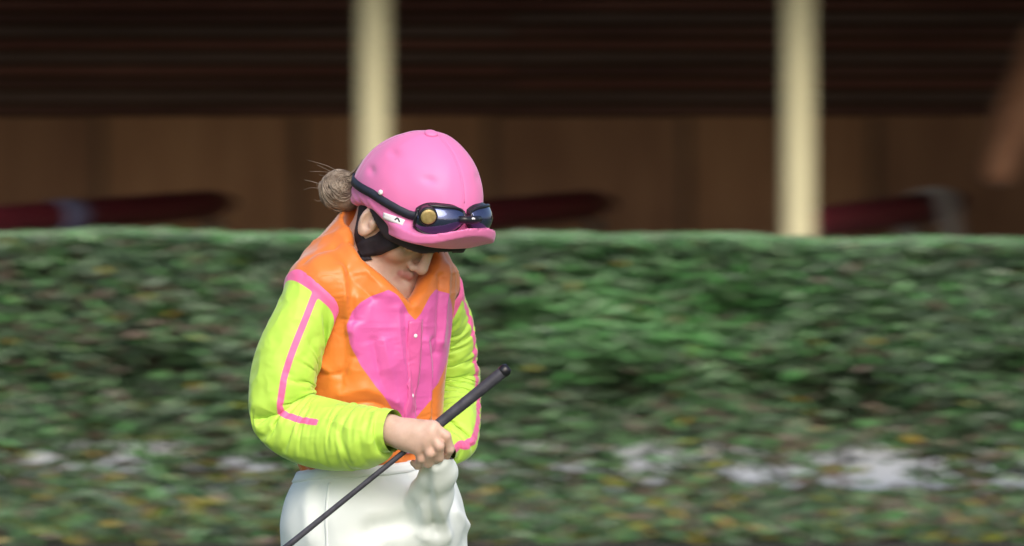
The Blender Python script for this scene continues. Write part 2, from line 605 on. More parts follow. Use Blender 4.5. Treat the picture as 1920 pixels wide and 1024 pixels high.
M['hair'] = mat_noise('brown_grey_hair', (0.13, 0.095, 0.07), (0.34, 0.28, 0.22), 70, 0.45, 0.0)
nt = NT('goggle_lens'); nt.p.inputs['Base Color'].default_value = (0.06, 0.075, 0.17, 1); nt.p.inputs['Roughness'].default_value = 0.07; nt.p.inputs['Metallic'].default_value = 0.75
nt.p.inputs['Specular IOR Level'].default_value = 0.9; nt.p.inputs['Coat Weight'].default_value = 0.6; nt.p.inputs['Coat Roughness'].default_value = 0.03
_n = nt.n('ShaderNodeTexNoise', i_Scale=18.0); _b = nt.n('ShaderNodeBump', i_Strength=0.03, i_Distance=0.01)
nt.l(_n.outputs[0], _b.inputs['Height']); nt.l(_b.outputs[0], nt.p.inputs['Normal'])
M['lens'] = nt.m

# skin: lips, lashes and the painted mouth shade follow attributes
nt = NT('skin')
tc = nt.n('ShaderNodeTexCoord'); nz = nt.n('ShaderNodeTexNoise', i_Scale=46.0, i_Detail=7)
nt.l(tc.outputs['Object'], nz.inputs['Vector'])
col = ramp(nt, nz.outputs[0], [(0.3, (0.54, 0.36, 0.28)), (0.7, (0.66, 0.47, 0.385))])
for an, c in (('blush', (0.52, 0.19, 0.13)), ('lip', (0.46, 0.185, 0.17)), ('lash_mouth_shade', (0.025, 0.015, 0.012))):
    at = nt.n('ShaderNodeAttribute', attribute_name=an)
    mx = nt.n('ShaderNodeMix', data_type='RGBA')
    nt.l(at.outputs['Fac'], mx.inputs['Factor']); nt.l(col, mx.inputs['A']); mx.inputs['B'].default_value = (*c, 1)
    col = mx.outputs['Result']
nt.l(col, nt.p.inputs['Base Color'])
nt.p.inputs['Roughness'].default_value = 0.48
nt.p.inputs['Subsurface Weight'].default_value = 0.15
nt.p.inputs['Subsurface Radius'].default_value = (0.01, 0.004, 0.002)
nb = nt.n('ShaderNodeTexNoise', i_Scale=420.0, i_Detail=3); bb = nt.n('ShaderNodeBump', i_Strength=0.12, i_Distance=0.001)
nt.l(tc.outputs['Object'], nb.inputs['Vector']); nt.l(nb.outputs[0], bb.inputs['Height']); nt.l(bb.outputs[0], nt.p.inputs['Normal'])
M['skin'] = nt.m

# ------------------------------------------------------------------ the setting
D0 = -CAM_D                                   # camera plane
def G(px, py, D):
    """A point at distance D in front of the camera plane, from measured frame positions."""
    s = D / 12.0
    return np.array([(px - 960) / 1000 * s, D + D0, CAM_H - (py - 240) / 1000 * s])

def grid_sheet(x0, x1, y0, y1, nx, ny, z, amp=0.0, seed=1):
    xs = np.linspace(x0, x1, nx); ys = np.linspace(y0, y1, ny)
    X, Y = np.meshgrid(xs, ys, indexing='ij')
    P = np.stack([X.ravel(), Y.ravel(), np.full(X.size, z)], 1)
    if amp: P[:, 2] += amp * sinnoise(P, 5.0, seed)
    i = np.arange(nx * ny).reshape(nx, ny)
    Fq = np.stack([i[:-1, :-1].ravel(), i[1:, :-1].ravel(), i[1:, 1:].ravel(), i[:-1, 1:].ravel()], 1)
    return P, Fq

M['grass_ground'] = mat_noise('mown_grass_soil', (0.035, 0.07, 0.015), (0.07, 0.13, 0.03), 3.0, 0.9, 0.5, 60, bdist=0.03)
M['soil'] = mat_noise('dark_bed_soil', (0.02, 0.014, 0.01), (0.055, 0.04, 0.028), 6.0, 0.95, 0.6, 40, bdist=0.03)
M['concrete'] = mat_noise('pale_concrete', (0.42, 0.45, 0.47), (0.56, 0.59, 0.61), 2.5, 0.8, 0.2, 60, bdist=0.005)
M['stall_floor'] = mat_noise('stall_floor_sand', (0.07, 0.05, 0.035), (0.10, 0.088, 0.06), 5.0, 0.95, 0.4, 50, bdist=0.02)
M['cream'] = mat_noise('cream_post_paint', (0.49, 0.45, 0.27), (0.57, 0.53, 0.33), 3.0, 0.5, 0.15, 30, bdist=0.004, stretch=(1, 1, 0.25))
M['ply'] = mat_noise('tan_plywood', (0.20, 0.095, 0.042), (0.31, 0.165, 0.08), 3.0, 0.7, 0.2, 20, stretch=(3, 1, 0.35), bdist=0.004)
M['ply2'] = mat_noise('brown_plywood', (0.15, 0.068, 0.032), (0.24, 0.125, 0.062), 3.0, 0.7, 0.2, 20, stretch=(3, 1, 0.35), bdist=0.004)
M['batten'] = mat_noise('dark_batten', (0.05, 0.028, 0.014), (0.085, 0.05, 0.026), 6.0, 0.7, 0.2, 30, bdist=0.004)
M['board'] = mat_noise('dark_brown_boards', (0.07, 0.032, 0.026), (0.13, 0.065, 0.05), 2.5, 0.6, 0.25, 18, stretch=(0.4, 3, 3), bdist=0.006)
M['roof'] = mat_noise('roof_lining', (0.10, 0.07, 0.05), (0.16, 0.115, 0.08), 2.0, 0.8, 0.1)
M['maroon'] = mat_noise('maroon_padding', (0.045, 0.004, 0.009), (0.085, 0.008, 0.014), 5.0, 0.5, 0.2, 14, bdist=0.01)
M['blue_strap'] = mat_noise('blue_grey_strap', (0.08, 0.09, 0.16), (0.12, 0.13, 0.22), 9.0, 0.7, 0.1)
M['steel'] = mat_noise('dull_steel', (0.16, 0.16, 0.15), (0.25, 0.24, 0.22), 9.0, 0.45, 0.1, metallic=0.6)
M['towel'] = mat_noise('grey_towel', (0.26, 0.25, 0.25), (0.36, 0.35, 0.35), 14.0, 0.95, 0.4, 120, bdist=0.006, sheen=0.3)
M['walk'] = mat_noise('dark_rubber_walk', (0.018, 0.014, 0.012), (0.045, 0.034, 0.028), 9.0, 0.9, 0.5, 90, bdist=0.01)
M['edging'] = mat_noise('dark_timber_edging', (0.012, 0.012, 0.012), (0.03, 0.028, 0.026), 6.0, 0.8, 0.3, 40)

P_, F_ = grid_sheet(-160, 160, -60, 400, 9, 9, 0.0)
tag(mesh_obj('ground', P_, F_, M['grass_ground'], smooth=False), kind='structure')
P_, F_ = grid_sheet(-9, 9, 24.14 + D0, 27.6 + D0, 120, 40, 0.012, 0.006, 4)
tag(mesh_obj('hedge_bed', P_, F_, M['soil']), kind='structure')
P_, F_ = grid_sheet(-14, 14, 27.6 + D0, 32.2 + D0, 60, 12, 0.03, 0.002, 5)
tag(mesh_obj('path', P_, F_, M['concrete']), kind='structure')
P_, F_ = grid_sheet(-14, 14, 32.2 + D0, 36.6 + D0, 60, 12, 0.034, 0.004, 6)
tag(mesh_obj('stall_floor', P_, F_, M['stall_floor']), kind='structure')
P_, F_ = grid_sheet(-9, 9, 22.0 + D0, 24.05 + D0, 80, 16, 0.006, 0.002, 7)
tag(mesh_obj('horse_walk', P_, F_, M['walk']), kind='structure')
# dark board that edges the bed, in lengths
edge = empty('edging_board', (0, 24.1 + D0, 0), 'low dark timber board edging the bed at the foot of the hedge', 'edging')
for k in range(7):
    x0 = -8.4 + k * 2.4
    v, f = boxm((x0 + 0.004, 24.06 + D0, -0.1), (x0 + 2.396, 24.12 + D0, 0.03 + 0.006 * math.sin(k * 2.1)), 0.006)
    mesh_obj('plank', v, f, M['edging'], edge, smooth=False)

# ---- the row of stalls: roof, back wall of plywood panels and boards, cream posts
POST_D, BACK_D, ROOF_Z = 31.1, 36.0, 2.75
stall = empty('stall_building', (0, BACK_D + D0, 0), 'dark open fronted stall building with plywood back wall under dark boards', 'building')
SEAM = 1.66
bx = -13.2
k = 0
while bx < 13.2:
    wdt = [1.10, 1.06, 1.12, 1.08][k % 4]
    v, f = boxm((bx + 0.003, BACK_D + D0, 0.04), (bx + wdt - 0.003, BACK_D + D0 + 0.02, SEAM + 0.004 * (k % 3)), 0.003)
    mesh_obj('wall_panel', v, f, M['ply'] if (k * 7) % 5 < 3 else M['ply2'], stall, smooth=False)
    v, f = boxm((bx - 0.025, BACK_D + D0 - 0.03, 0.04), (bx + 0.025, BACK_D + D0 - 0.002, SEAM - 0.006), 0.005)
    mesh_obj('batten', v, f, M['batten'], stall, smooth=False)
    bx += wdt; k += 1
# horizontal slats above, tilted, with open joints between them
BM = [M['board'], mat_noise('red_brown_boards', (0.10, 0.036, 0.028), (0.17, 0.075, 0.055), 2.5, 0.6, 0.25, 18, stretch=(0.4, 3, 3), bdist=0.006),
      mat_noise('grey_brown_boards', (0.085, 0.055, 0.045), (0.14, 0.095, 0.08), 2.5, 0.6, 0.25, 18, stretch=(0.4, 3, 3), bdist=0.006)]
for r in range(15):
    z0 = SEAM + 0.012 + r * 0.074
    for s_ in range(8):
        xa = -13.2 + s_ * 3.3
        j_ = 0.006 * math.sin(r * 3.7 + s_ * 1.9)
        y0 = BACK_D + D0 - 0.035
        V = [np.array(p) for p in ((xa + .004, y0 + 0.012 + j_, z0), (xa + 3.296, y0 + 0.012 + j_, z0), (xa + 3.296, y0 - 0.030 + j_, z0 + 0.052), (xa + .004, y0 - 0.030 + j_, z0 + 0.052),
             (xa + .004, y0 + 0.034 + j_, z0 + 0.004), (xa + 3.296, y0 + 0.034 + j_, z0 + 0.004), (xa + 3.296, y0 - 0.008 + j_, z0 + 0.056), (xa + .004, y0 - 0.008 + j_, z0 + 0.056))]
        mesh_obj('wall_board', V, [(0, 1, 2, 3), (7, 6, 5, 4), (0, 4, 5, 1), (1, 5, 6, 2), (2, 6, 7, 3), (3, 7, 4, 0)], BM[(r * 5 + s_ * 3 + (r * s_) % 4) % 3], stall, smooth=False)
v, f = boxm((-13.4, BACK_D + D0 + 0.04, 0.0), (13.4, BACK_D + D0 + 0.18, ROOF_Z - 0.004), 0.01)
mesh_obj('back_wall', v, f, M['batten'], stall, smooth=False)
v, f = boxm((-13.6, 30.2 + D0, ROOF_Z), (13.6, BACK_D + D0 + 0.5, ROOF_Z + 0.08), 0.01)
mesh_obj('roof', v, f, M['roof'], stall, smooth=False)
v, f = boxm((-13.6, 30.12 + D0, ROOF_Z - 0.16), (13.6, 30.19 + D0, ROOF_Z + 0.1), 0.008)
mesh_obj('fascia', v, f, M['cream'], stall, smooth=False)
v, f = boxm((-13.3, POST_D + D0 - 0.06, ROOF_Z - 0.2), (13.3, POST_D + D0 + 0.06, ROOF_Z - 0.003), 0.008)
mesh_obj('beam', v, f, M['cream'], stall, smooth=False)
for sx in (-13.45, 13.35):
    v, f = boxm((sx, 30.6 + D0, 0.0), (sx + 0.1, BACK_D + D0 + 0.03, ROOF_Z - 0.005), 0.005)
    mesh_obj('side_wall', v, f, M['board'], stall, smooth=False)
# slender cream posts that carry the roof
POST_X = [(701 - 960) / 1000 * POST_D / 12, (1497 - 960) / 1000 * POST_D / 12]
PITCH = POST_X[1] - POST_X[0]
for i in range(-5, 6):
    x = POST_X[0] + i * PITCH
    if abs(x) > 13: continue
    prof = [(0.03, 0.125), (0.16, 0.125), (0.17, 0.118), (0.19, 0.077), (1.2, 0.076), (2.4, 0.075), (2.46, 0.098), (2.5, 0.112), (ROOF_Z - 0.205, 0.112)]
    v, f = tube([(x, POST_D + D0, z) for z, r in prof], [r for z, r in prof], seg=20)
    mesh_obj('post', v, f, M['cream'], stall, smooth=True)

# ---- padded divider rails running back from the posts at an angle
def divider(px_front, px_back, label, strap=None, towel=False):
    a = G(px_front, 415, POST_D + 0.15); b = G(px_back, 385, BACK_D - 0.5)
    a[2], b[2] = 1.125, 1.185
    e = empty('stall_divider', (a[0], a[1], 0.03), label, 'divider', 'padded rails dividing the stalls')
    n = 14
    pts = [a + (b - a) * t for t in np.linspace(0, 1, n)]
    rs = [0.055] + [0.078 + 0.003 * math.sin(i * 2.4) for i in range(n - 2)] + [0.05]
    v, f = tube(pts, rs, seg=14)
    mesh_obj('rail', v, f, M['maroon'], e)
    for t in (0.03, 0.95):
        q = a + (b - a) * t
        v, f = tube([(q[0], q[1], 0.03), (q[0], q[1], 0.05), (q[0], q[1], 0.06), (q[0], q[1], 1.10)], [0.06, 0.06, 0.035, 0.035], seg=12)
        mesh_obj('upright', v, f, M['steel'], e)
    for t in (strap or []):
        v, f = tube([a + (b - a) * (t + d) for d in (-0.035, -0.033, 0.033, 0.035)], [0.078, 0.086, 0.086, 0.078], seg=16)
        mesh_obj('strap', v, f, M['blue_strap'], e)
    return a, b
divider(-97, 425, 'maroon padded rail with a blue grey strap, leftmost behind the hedge', strap=[0.385])
divider(700, 1135, 'dark maroon padded rail running right from behind the pink helmet')
ra, rb = divider(1497, 1800, 'maroon padded rail with a grey towel over its far end')
# grey towel hung over the right rail
c0 = ra + (rb - ra) * 0.80
dirv = (rb - ra) / np.linalg.norm(rb - ra); side = np.array([-dirv[1], dirv[0], 0])
side = side if side[1] < 0 else -side
V = []; nu, nv = 22, 30
for i in range(nu):
    u = (i / (nu - 1) - 0.5) * 0.50
    for j in range(nv):
        s = (j / (nv - 1) - 0.5) * 1.05
        r = 0.095 + 0.006 * math.sin(u * 40)
        if abs(s) < r * 1.57:
            an = s / r; off = side * math.sin(an) * r + np.array([0, 0, math.cos(an) * r])
        else:
            drop = abs(s) - r * 1.57
            w = r + 0.02 * math.sin(u * 26 + 1.1) * min(1, drop * 4) + drop * 0.10
            off = side * math.copysign(w, s) + np.array([0, 0, -drop])
        V.append(c0 + dirv * (u + 0.012 * math.sin(s * 9)) + off)
Fq = [(i * nv + j, i * nv + j + 1, (i + 1) * nv + j + 1, (i + 1) * nv + j) for i in range(nu - 1) for j in range(nv - 1)]
tw = mesh_obj('towel', V, Fq, M['towel'])
tag(tw, 'grey towel draped over the maroon rail at the right', 'towel')
sm = tw.modifiers.new('thickness', 'SOLIDIFY'); sm.thickness = 0.012; sm.offset = 0

# ---- chestnut horse in the right stall, its head lowered into the edge of the picture
HD = 33.4
def horse():
    m1 = mat_noise('chestnut_coat', (0.20, 0.085, 0.04), (0.30, 0.14, 0.07), 5.0, 0.55, 0.15, 90, bdist=0.004, sheen=0.2)
    m2 = mat_noise('dark_mane_hair', (0.05, 0.025, 0.015), (0.11, 0.055, 0.03), 60.0, 0.6, 0.3, 200)
    m3 = mat_noise('white_bandage', (0.55, 0.52, 0.52), (0.68, 0.65, 0.65), 20.0, 0.8, 0.2)
    m4 = mat_noise('hoof_horn', (0.05, 0.04, 0.03), (0.1, 0.08, 0.06), 20.0, 0.5, 0.1)
    y = HD + D0
    poll = G(1965, 75, HD); muz = G(1873, 318, HD)
    root = empty('horse', (poll[0] + 1.5, y, 0.034), 'chestnut horse lowering its head at the right edge of the picture', 'horse')
    x0 = poll[0]
    f = Field(np.arange(muz[0] - 0.15, x0 + 2.75, 0.016), np.arange(y - 0.42, y + 0.42, 0.016), np.arange(0.01, 2.2, 0.016))
    p = lambda a, z, b=0: np.array([x0 + a, y + b, z])
    # head
    f.chain([poll + [0.02, 0, -0.02], poll * 0.45 + muz * 0.55, muz], [0.15, 0.125, 0.085], 0.06)
    f.ell(muz + [0.01, 0, 0.0], (0.075, 0.07, 0.08), None, 0.05)
    f.ell(poll + [0.09, 0, -0.24], (0.14, 0.085, 0.17), None, 0.06)
    # neck, trunk
    f.chain([poll + [0.05, 0, -0.03], p(0.42, 1.62), p(0.75, 1.38)], [0.13, 0.18, 0.26], 0.12)
    f.ell(p(0.92, 1.22), (0.36, 0.27, 0.36), None, 0.12)
    f.ell(p(1.35, 1.20), (0.55, 0.29, 0.33), None, 0.12)
    f.ell(p(1.95, 1.27), (0.42, 0.28, 0.33), None, 0.15)
    f.chain([p(0.78, 1.58), p(1.3, 1.48), p(1.95, 1.50)], [0.09, 0.10, 0.12], 0.12)
    for s in (-1, 1):
        b = 0.15 * s
        f.chain([p(0.80, 1.12, b), p(0.83, 0.80, b), p(0.81, 0.52, b), p(0.81, 0.17, b), p(0.76, 0.08, b), p(0.74, 0.05, b)], [0.14, 0.085, 0.058, 0.042, 0.05, 0.058], 0.06)
        f.chain([p(2.02, 1.15, b), p(1.90, 0.86, b), p(2.18, 0.60, b), p(2.12, 0.18, b), p(2.07, 0.08, b), p(2.05, 0.05, b)], [0.20, 0.12, 0.062, 0.045, 0.05, 0.058], 0.07)
        f.chain([poll + [0.02, 0.055 * s, 0.06], poll + [0.0, 0.075 * s, 0.16]], [0.045, 0.015], 0.02)
    V, Fq = f.mesh(2)
    mesh_obj('body', V, Fq, m1, root)
    # mane, tail
    vs_ = []
    for i in range(60):
        t = i / 59
        c = (poll + [0.07, 0, 0.10]) * (1 - t) + p(0.72, 1.64) * t
        for s in (-1,):
            sw = random.uniform(-0.03, 0.03)
            vs_.append(tube([c, c + [sw * 0.5 + 0.02, -0.08, 0.02], c + [sw + 0.03, -0.17, -0.10], c + [sw + 0.02, -0.20, -0.24 - random.uniform(0, 0.06)]], [0.012, 0.016, 0.013, 0.003], seg=5))
    v, fq = merge(vs_); mesh_obj('mane', v, fq, m2, root)
    vs_ = []
    for i in range(40):
        dx, dy = random.gauss(0, 0.03), random.gauss(0, 0.03)
        c = p(2.36, 1.40)
        vs_.append(tube([c, c + [0.09 + dx * .5, dy * .5, -0.08], c + [0.13 + dx, dy, -0.4], c + [0.11 + dx * 1.6, dy * 1.6, -0.85 - random.uniform(0, .12)]], [0.02, 0.022, 0.016, 0.004], seg=5))
    v, fq = merge(vs_); mesh_obj('tail', v, fq, m2, root)
    # head collar: noseband and cheek straps in pale webbing
    ax = (muz - poll) / np.linalg.norm(muz - poll)
    cx = poll + ax * 0.42
    pr = np.cross(ax, [0, 1, 0]); ring = []
    for i in range(21):
        a = 2 * math.pi * i / 20
        ring.append(cx + pr * 0.115 * math.cos(a) + np.array([0, 1, 0]) * 0.098 * math.sin(a))
    v, fq = tube(ring, 0.013, seg=6); mesh_obj('noseband', v, fq, m3, root)
    for s in (-1, 1):
        b = 0.15 * s
        for (hx) in (0.74, 2.05):
            v, fq = tube([p(hx - 0.03, 0.036, b), p(hx - 0.02, 0.06, b), p(hx, 0.115, b)], [0.075, 0.072, 0.058], seg=12)
            mesh_obj('hoof', v, fq, m4, root)
        v, fq = tube([p(0.81, 0.2 + 0.03 * i, b) for i in range(9)], [0.053 + 0.003 * (i % 2) for i in range(9)], seg=12)
        mesh_obj('bandage', v, fq, m3, root)
    for s in (-1, 1):
        c = poll + ax * 0.22 - pr * 0.05 * (1 if pr[2] < 0 else -1) + np.array([0, 0.092 * s, 0])
        fe = Field(np.linspace(c[0] - .04, c[0] + .04, 12), np.linspace(c[1] - .04, c[1] + .04, 12), np.linspace(c[2] - .04, c[2] + .04, 12))
        fe.ell(c, (0.024, 0.016, 0.02)); v, fq = fe.mesh(1)
        mesh_obj('eye', v, fq, M['frame'], root)
horse()

# ---- clipped hedge: leaves, stems
hedge = empty('hedge', (0, 25.6 + D0, 0.012), 'long clipped green hedge with yellowing leaves behind the jockey', 'hedge')
HFD = 25.2
HF, HB = HFD + D0, HFD + 1.3 + D0                 # front and back faces
def htop(x): return 1.172 - 0.0065 * (x + 2.0) + 0.008 * np.sin(x * 3.1) + 0.006 * np.sin(x * 7.7 + 1)
HOLE = [  # frame position on the front face, half-width and half-height in metres, depth of the hollow
    (1160, 745, 0.20, 0.11, 0.5), (290, 710, 0.16, 0.10, 0.42), (1590, 765, 0.22, 0.10, 0.45), (1390, 590, 0.12, 0.07, 0.3),
    (1890, 700, 0.12, 0.06, 0.3), (60, 720, 0.10, 0.07, 0.3), (960, 600, 0.14, 0.05, 0.2), (1420, 730, 0.10, 0.08, 0.3), (640, 560, .2, .1, .2)]
HOLES = [(G(px, py, HFD)[0], G(px, py, HFD)[2], a, b, d) for px, py, a, b, d in HOLE]
GAPS = [(80, 862, .10, .028), (240, 865, .09, .035), (250, 885, .14, .03), (430, 868, .10, .03), (480, 880, .16, .035), (1080, 880, .14, .03), (1110, 912, .06, .03), (1205, 850, .12, .032), (1230, 882, .09, .02),
        (1440, 893, .15, .04), (1400, 885, .15, .03), (1620, 905, .16, .05), (1690, 890, .2, .06), (1640, 862, .25, .05), (1760, 915, .10, .03), (1870, 908, .10, .025), (1560, 805, .08, .02), (1500, 770, .05, .015), (1190, 722, .06, .012), (1180, 790, .06, .01), (930, 880, .08, .02)]
GAPS = [(G(px, py, HFD)[0], G(px, py, HFD)[2], a, b) for px, py, a, b in [(px, py, a * (0.72 if px < 1150 else 1), b * (0.72 if px < 1150 else 1)) for px, py, a, b in GAPS]]

def build_leaves(N, mode):
    x = rng.uniform(-7.0, 7.0, N)
    zt = htop(x)
    if mode == 'front':
        z = 0.03 + (zt - 0.03) * rng.uniform(0, 1, N) ** 0.92
        y = HF + np.abs(rng.normal(0, 0.09, N)) + 0.035 * np.sin(x * 4.3 + z * 5) + 0.03 * np.sin(x * 9.1 - z * 7)
        for hx, hz, a, b, d in HOLES:
            g = np.exp(-(((x - hx) / a) ** 2 + ((z - hz) / b) ** 2))
            y += 0.8 * d * g * rng.uniform(0.5, 1.1, N)
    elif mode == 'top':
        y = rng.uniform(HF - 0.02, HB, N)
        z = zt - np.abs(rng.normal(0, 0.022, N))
    elif mode == 'core':
        y = rng.uniform(HF + 0.1, HB - 0.05, N); z = rng.uniform(0.42, 1, N) * (zt - 0.05)
    elif mode == 'back':
        y = HB - np.abs(rng.normal(0, 0.08, N)); z = 0.36 + (zt - 0.36) * rng.uniform(0, 1, N)
    elif mode == 'foot':
        y = HF - 0.04 + rng.uniform(-0.9, 0.35, N); z = np.abs(rng.normal(0.0, 0.075, N)) + 0.015
    keep = np.ones(N, bool)
    # the hedge is open between its stems low down: gaps in the outer layer of leaves
    if mode in ('front', 'foot'):
        for gx, gz, a, b in GAPS:
            keep &= ((((x - gx) / (a * 1.05)) ** 2 + ((z - gz) / (b * 0.75)) ** 2) > 1.0) | (rng.uniform(0, 1, N) < 0.12)
    if mode == 'front':
        keep &= ~((z > 0.10) & (z < 0.36) & (rng.uniform(0, 1, N) < 0.10))
    # clumps: leaves thin out between sprays
    P = np.stack([x, y, z], 1)
    cl = sinnoise(P, 14.0, 3, 2)
    if mode == 'front':
        keep &= cl + rng.normal(0, 0.35, N) > -0.55
    P = P[keep]; n = len(P)
    Lg = rng.uniform(0.045, 0.085, n) * (0.8 if mode == 'top' else 1.0)
    Wd = Lg * rng.uniform(0.34, 0.5, n)
    # leaf direction mostly sideways, normal outward and upward
    sgn = rng.choice([-1, 1], n)
    a = np.stack([sgn * rng.uniform(0.6, 1.0, n), rng.normal(-0.25, 0.35, n), rng.normal(-0.12, 0.30, n)], 1)
    if mode == 'foot': a[:, 2] = np.abs(rng.normal(0.5, 0.3, n))
    a /= np.linalg.norm(a, axis=1, keepdims=True)
    nrm = np.stack([rng.normal(0, 0.35, n), rng.normal(-0.7 if mode != 'top' else -0.15, 0.35, n), rng.normal(0.65 if mode != 'top' else 1.1, 0.3, n)], 1)
    nrm -= a * (nrm * a).sum(1, keepdims=True)
    nrm /= np.linalg.norm(nrm, axis=1, keepdims=True)
    b = np.cross(nrm, a)
    cup = rng.uniform(0.1, 0.35, n)[:, None]; droop = rng.uniform(0.0, 0.3, n)[:, None]
    Lc, Wc = Lg[:, None], Wd[:, None]
    V = np.stack([P - a * Lc * 0.5,
                  P - a * Lc * 0.18 + b * Wc * 0.5 + nrm * Wc * cup,
                  P + a * Lc * 0.22 + b * Wc * 0.42 + nrm * (Wc * cup - Lc * droop * 0.15),
                  P + a * Lc * 0.5 - nrm * Lc * droop * 0.4,
                  P + a * Lc * 0.22 - b * Wc * 0.42 + nrm * (Wc * cup - Lc * droop * 0.15),
                  P - a * Lc * 0.18 - b * Wc * 0.5 + nrm * Wc * cup], 1)
    # hue of each leaf: green family, with yellowing, browning and fresh leaves in drifts
    drift = sinnoise(P * [1, 1, 1.5], 3.2, 9, 2)
    fresh = np.exp(-(((P[:, 0] - 0.60) / 0.55) ** 2 + ((P[:, 2] - 0.86) / 0.25) ** 2))
    lowy = np.clip((0.40 - P[:, 2]) / 0.40, 0, 1)
    r = rng.uniform(0, 1, n)
    tone = np.clip(0.30 + 0.16 * rng.normal(0, 1, n) + 0.30 * fresh, 0.02, 0.60)
    if mode == 'top': tone = np.clip(rng.normal(0.62, 0.03, n), 0.5, 0.635)  # top leaves paler: the sky's sheen along the clipped top, painted into their colour
    brown = r < np.clip(0.12 + 0.10 * drift + 0.14 * lowy - 0.2 * fresh, 0.02, 0.5)
    tone[brown] = rng.uniform(0.86, 1.0, brown.sum())
    yel = (~brown) & (rng.uniform(0, 1, n) < 0.008 + 0.17 * lowy + 0.03 * np.clip(drift, 0, 1))
    tone[yel] = rng.uniform(0.66, 0.80, yel.sum())
    return V.reshape(-1, 3), n, np.repeat(tone, 6)

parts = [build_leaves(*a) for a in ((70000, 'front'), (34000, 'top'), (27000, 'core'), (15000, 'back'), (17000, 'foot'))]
LV = np.concatenate([p[0] for p in parts]); LT = np.concatenate([p[2] for p in parts]); NL = len(LV) // 6
i6 = np.arange(NL)[:, None] * 6
LF = np.concatenate([i6 + [0, 1, 2, 3], i6 + [0, 3, 4, 5]])
nt = NT('hedge_leaf')
at = nt.n('ShaderNodeAttribute', attribute_name='tone')
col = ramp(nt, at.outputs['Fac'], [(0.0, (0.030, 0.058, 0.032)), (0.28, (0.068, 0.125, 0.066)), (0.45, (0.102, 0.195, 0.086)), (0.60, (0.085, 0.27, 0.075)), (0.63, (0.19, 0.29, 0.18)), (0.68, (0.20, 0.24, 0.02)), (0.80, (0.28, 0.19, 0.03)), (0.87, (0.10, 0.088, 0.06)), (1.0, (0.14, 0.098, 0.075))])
nt.l(col, nt.p.inputs['Base Color'])
nt.p.inputs['Roughness'].default_value = 0.42
nt.p.inputs['Specular IOR Level'].default_value = 0.55
tr = nt.n('ShaderNodeBsdfTranslucent'); nt.l(col, tr.inputs[0])
ms = nt.n('ShaderNodeMixShader', i_0=0.18)
nt.l(nt.p.outputs[0], ms.inputs[1]); nt.l(tr.outputs[0], ms.inputs[2]); nt.l(ms.outputs[0], nt.t.nodes['Material Output'].inputs['Surface'])
M['leaf'] = nt.m
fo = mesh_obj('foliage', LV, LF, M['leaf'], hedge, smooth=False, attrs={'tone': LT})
tag(fo, kind='stuff')
M['bark'] = mat_noise('brown_stem_bark', (0.05, 0.032, 0.02), (0.11, 0.075, 0.05), 20, 0.9, 0.3, 90)
for k in range(59):
    x = -6.9 + k * 0.235 + random.uniform(-0.06, 0.06)
    y = random.uniform(HF + 0.3, HB - 0.35)
    top = float(htop(x)) - 0.12
    ps = []
    base = np.array([x, y, 0.0])
    trunk = spline([base, base + [random.uniform(-.04, .04), 0, 0.22], base + [random.uniform(-.07, .07), random.uniform(-.05, .05), 0.6], base + [random.uniform(-.12, .12), random.uniform(-.1, .1), top]], 9)
    ps.append(tube(trunk, list(np.linspace(0.020, 0.005, 9)), seg=6))
    for b in range(9):
        q = trunk[random.randint(2, 7)]
        d = np.array([random.uniform(-.22, .22), random.uniform(-.38, .25), random.uniform(.05, .28)])
        ps.append(tube([q, q + d * 0.5 + [0, 0, -0.02], q + d], [0.007, 0.005, 0.002], seg=5))
    v, f = merge(ps)
    mesh_obj('stem', v, f, M['bark'], hedge)

# grass in front of and below the hedge: one mass of blades
nb_ = 26000
gx = rng.uniform(-4.2, 4.2, nb_); gy = rng.uniform(20.8 + D0, 21.95 + D0, nb_)
bed = rng.uniform(0, 1, nb_) < 0.5
gy[bed] = rng.uniform(24.60 + D0, 25.15 + D0, bed.sum())
tuft = sinnoise(np.stack([gx, gy * 0, gx * 0], 1), 7.0, 21, 3)
keep = (~bed) | (tuft > 0.30)
gx, gy, bed = gx[keep], gy[keep], bed[keep]; n = len(gx)
gh = rng.uniform(0.012, 0.03, n); gh[bed] = rng.uniform(0.04, 0.10, bed.sum())
th = rng.uniform(0, 2 * math.pi, n); lean = rng.uniform(0.1, 0.7, n)
wv = np.stack([np.cos(th), np.sin(th), th * 0], 1) * 0.0022; lv = np.stack([-np.sin(th), np.cos(th), th * 0], 1) * (gh * lean)[:, None]
B = np.stack([gx, gy, np.where(bed, 0.008, 0.0)], 1); Hh = np.stack([gx * 0, gx * 0, gh], 1)
GV = np.stack([B - wv, B + wv, B + wv * 0.7 + Hh * 0.6 + lv * 0.4, B + Hh + lv, B - wv * 0.7 + Hh * 0.6 + lv * 0.4], 1).reshape(-1, 3)
i5 = np.arange(n)[:, None] * 5
GF = np.concatenate([i5 + [0, 1, 2, 4], i5 + [4, 2, 3, 3]])
GF = np.concatenate([i5 + [0, 1, 2, 4]])
GT = np.concatenate([i5 + [4, 2, 3]])
M['blade'] = mat_noise('grass_blade', (0.05, 0.16, 0.02), (0.10, 0.26, 0.035), 2.0, 0.55, 0.0)
me_f = [tuple(int(i) for i in q) for q in GF] + [tuple(int(i) for i in q) for q in GT]
tag(mesh_obj('grass', GV, me_f, M['blade'], smooth=False), 'short bright green grass along the foot of the hedge', 'grass', kind='stuff')

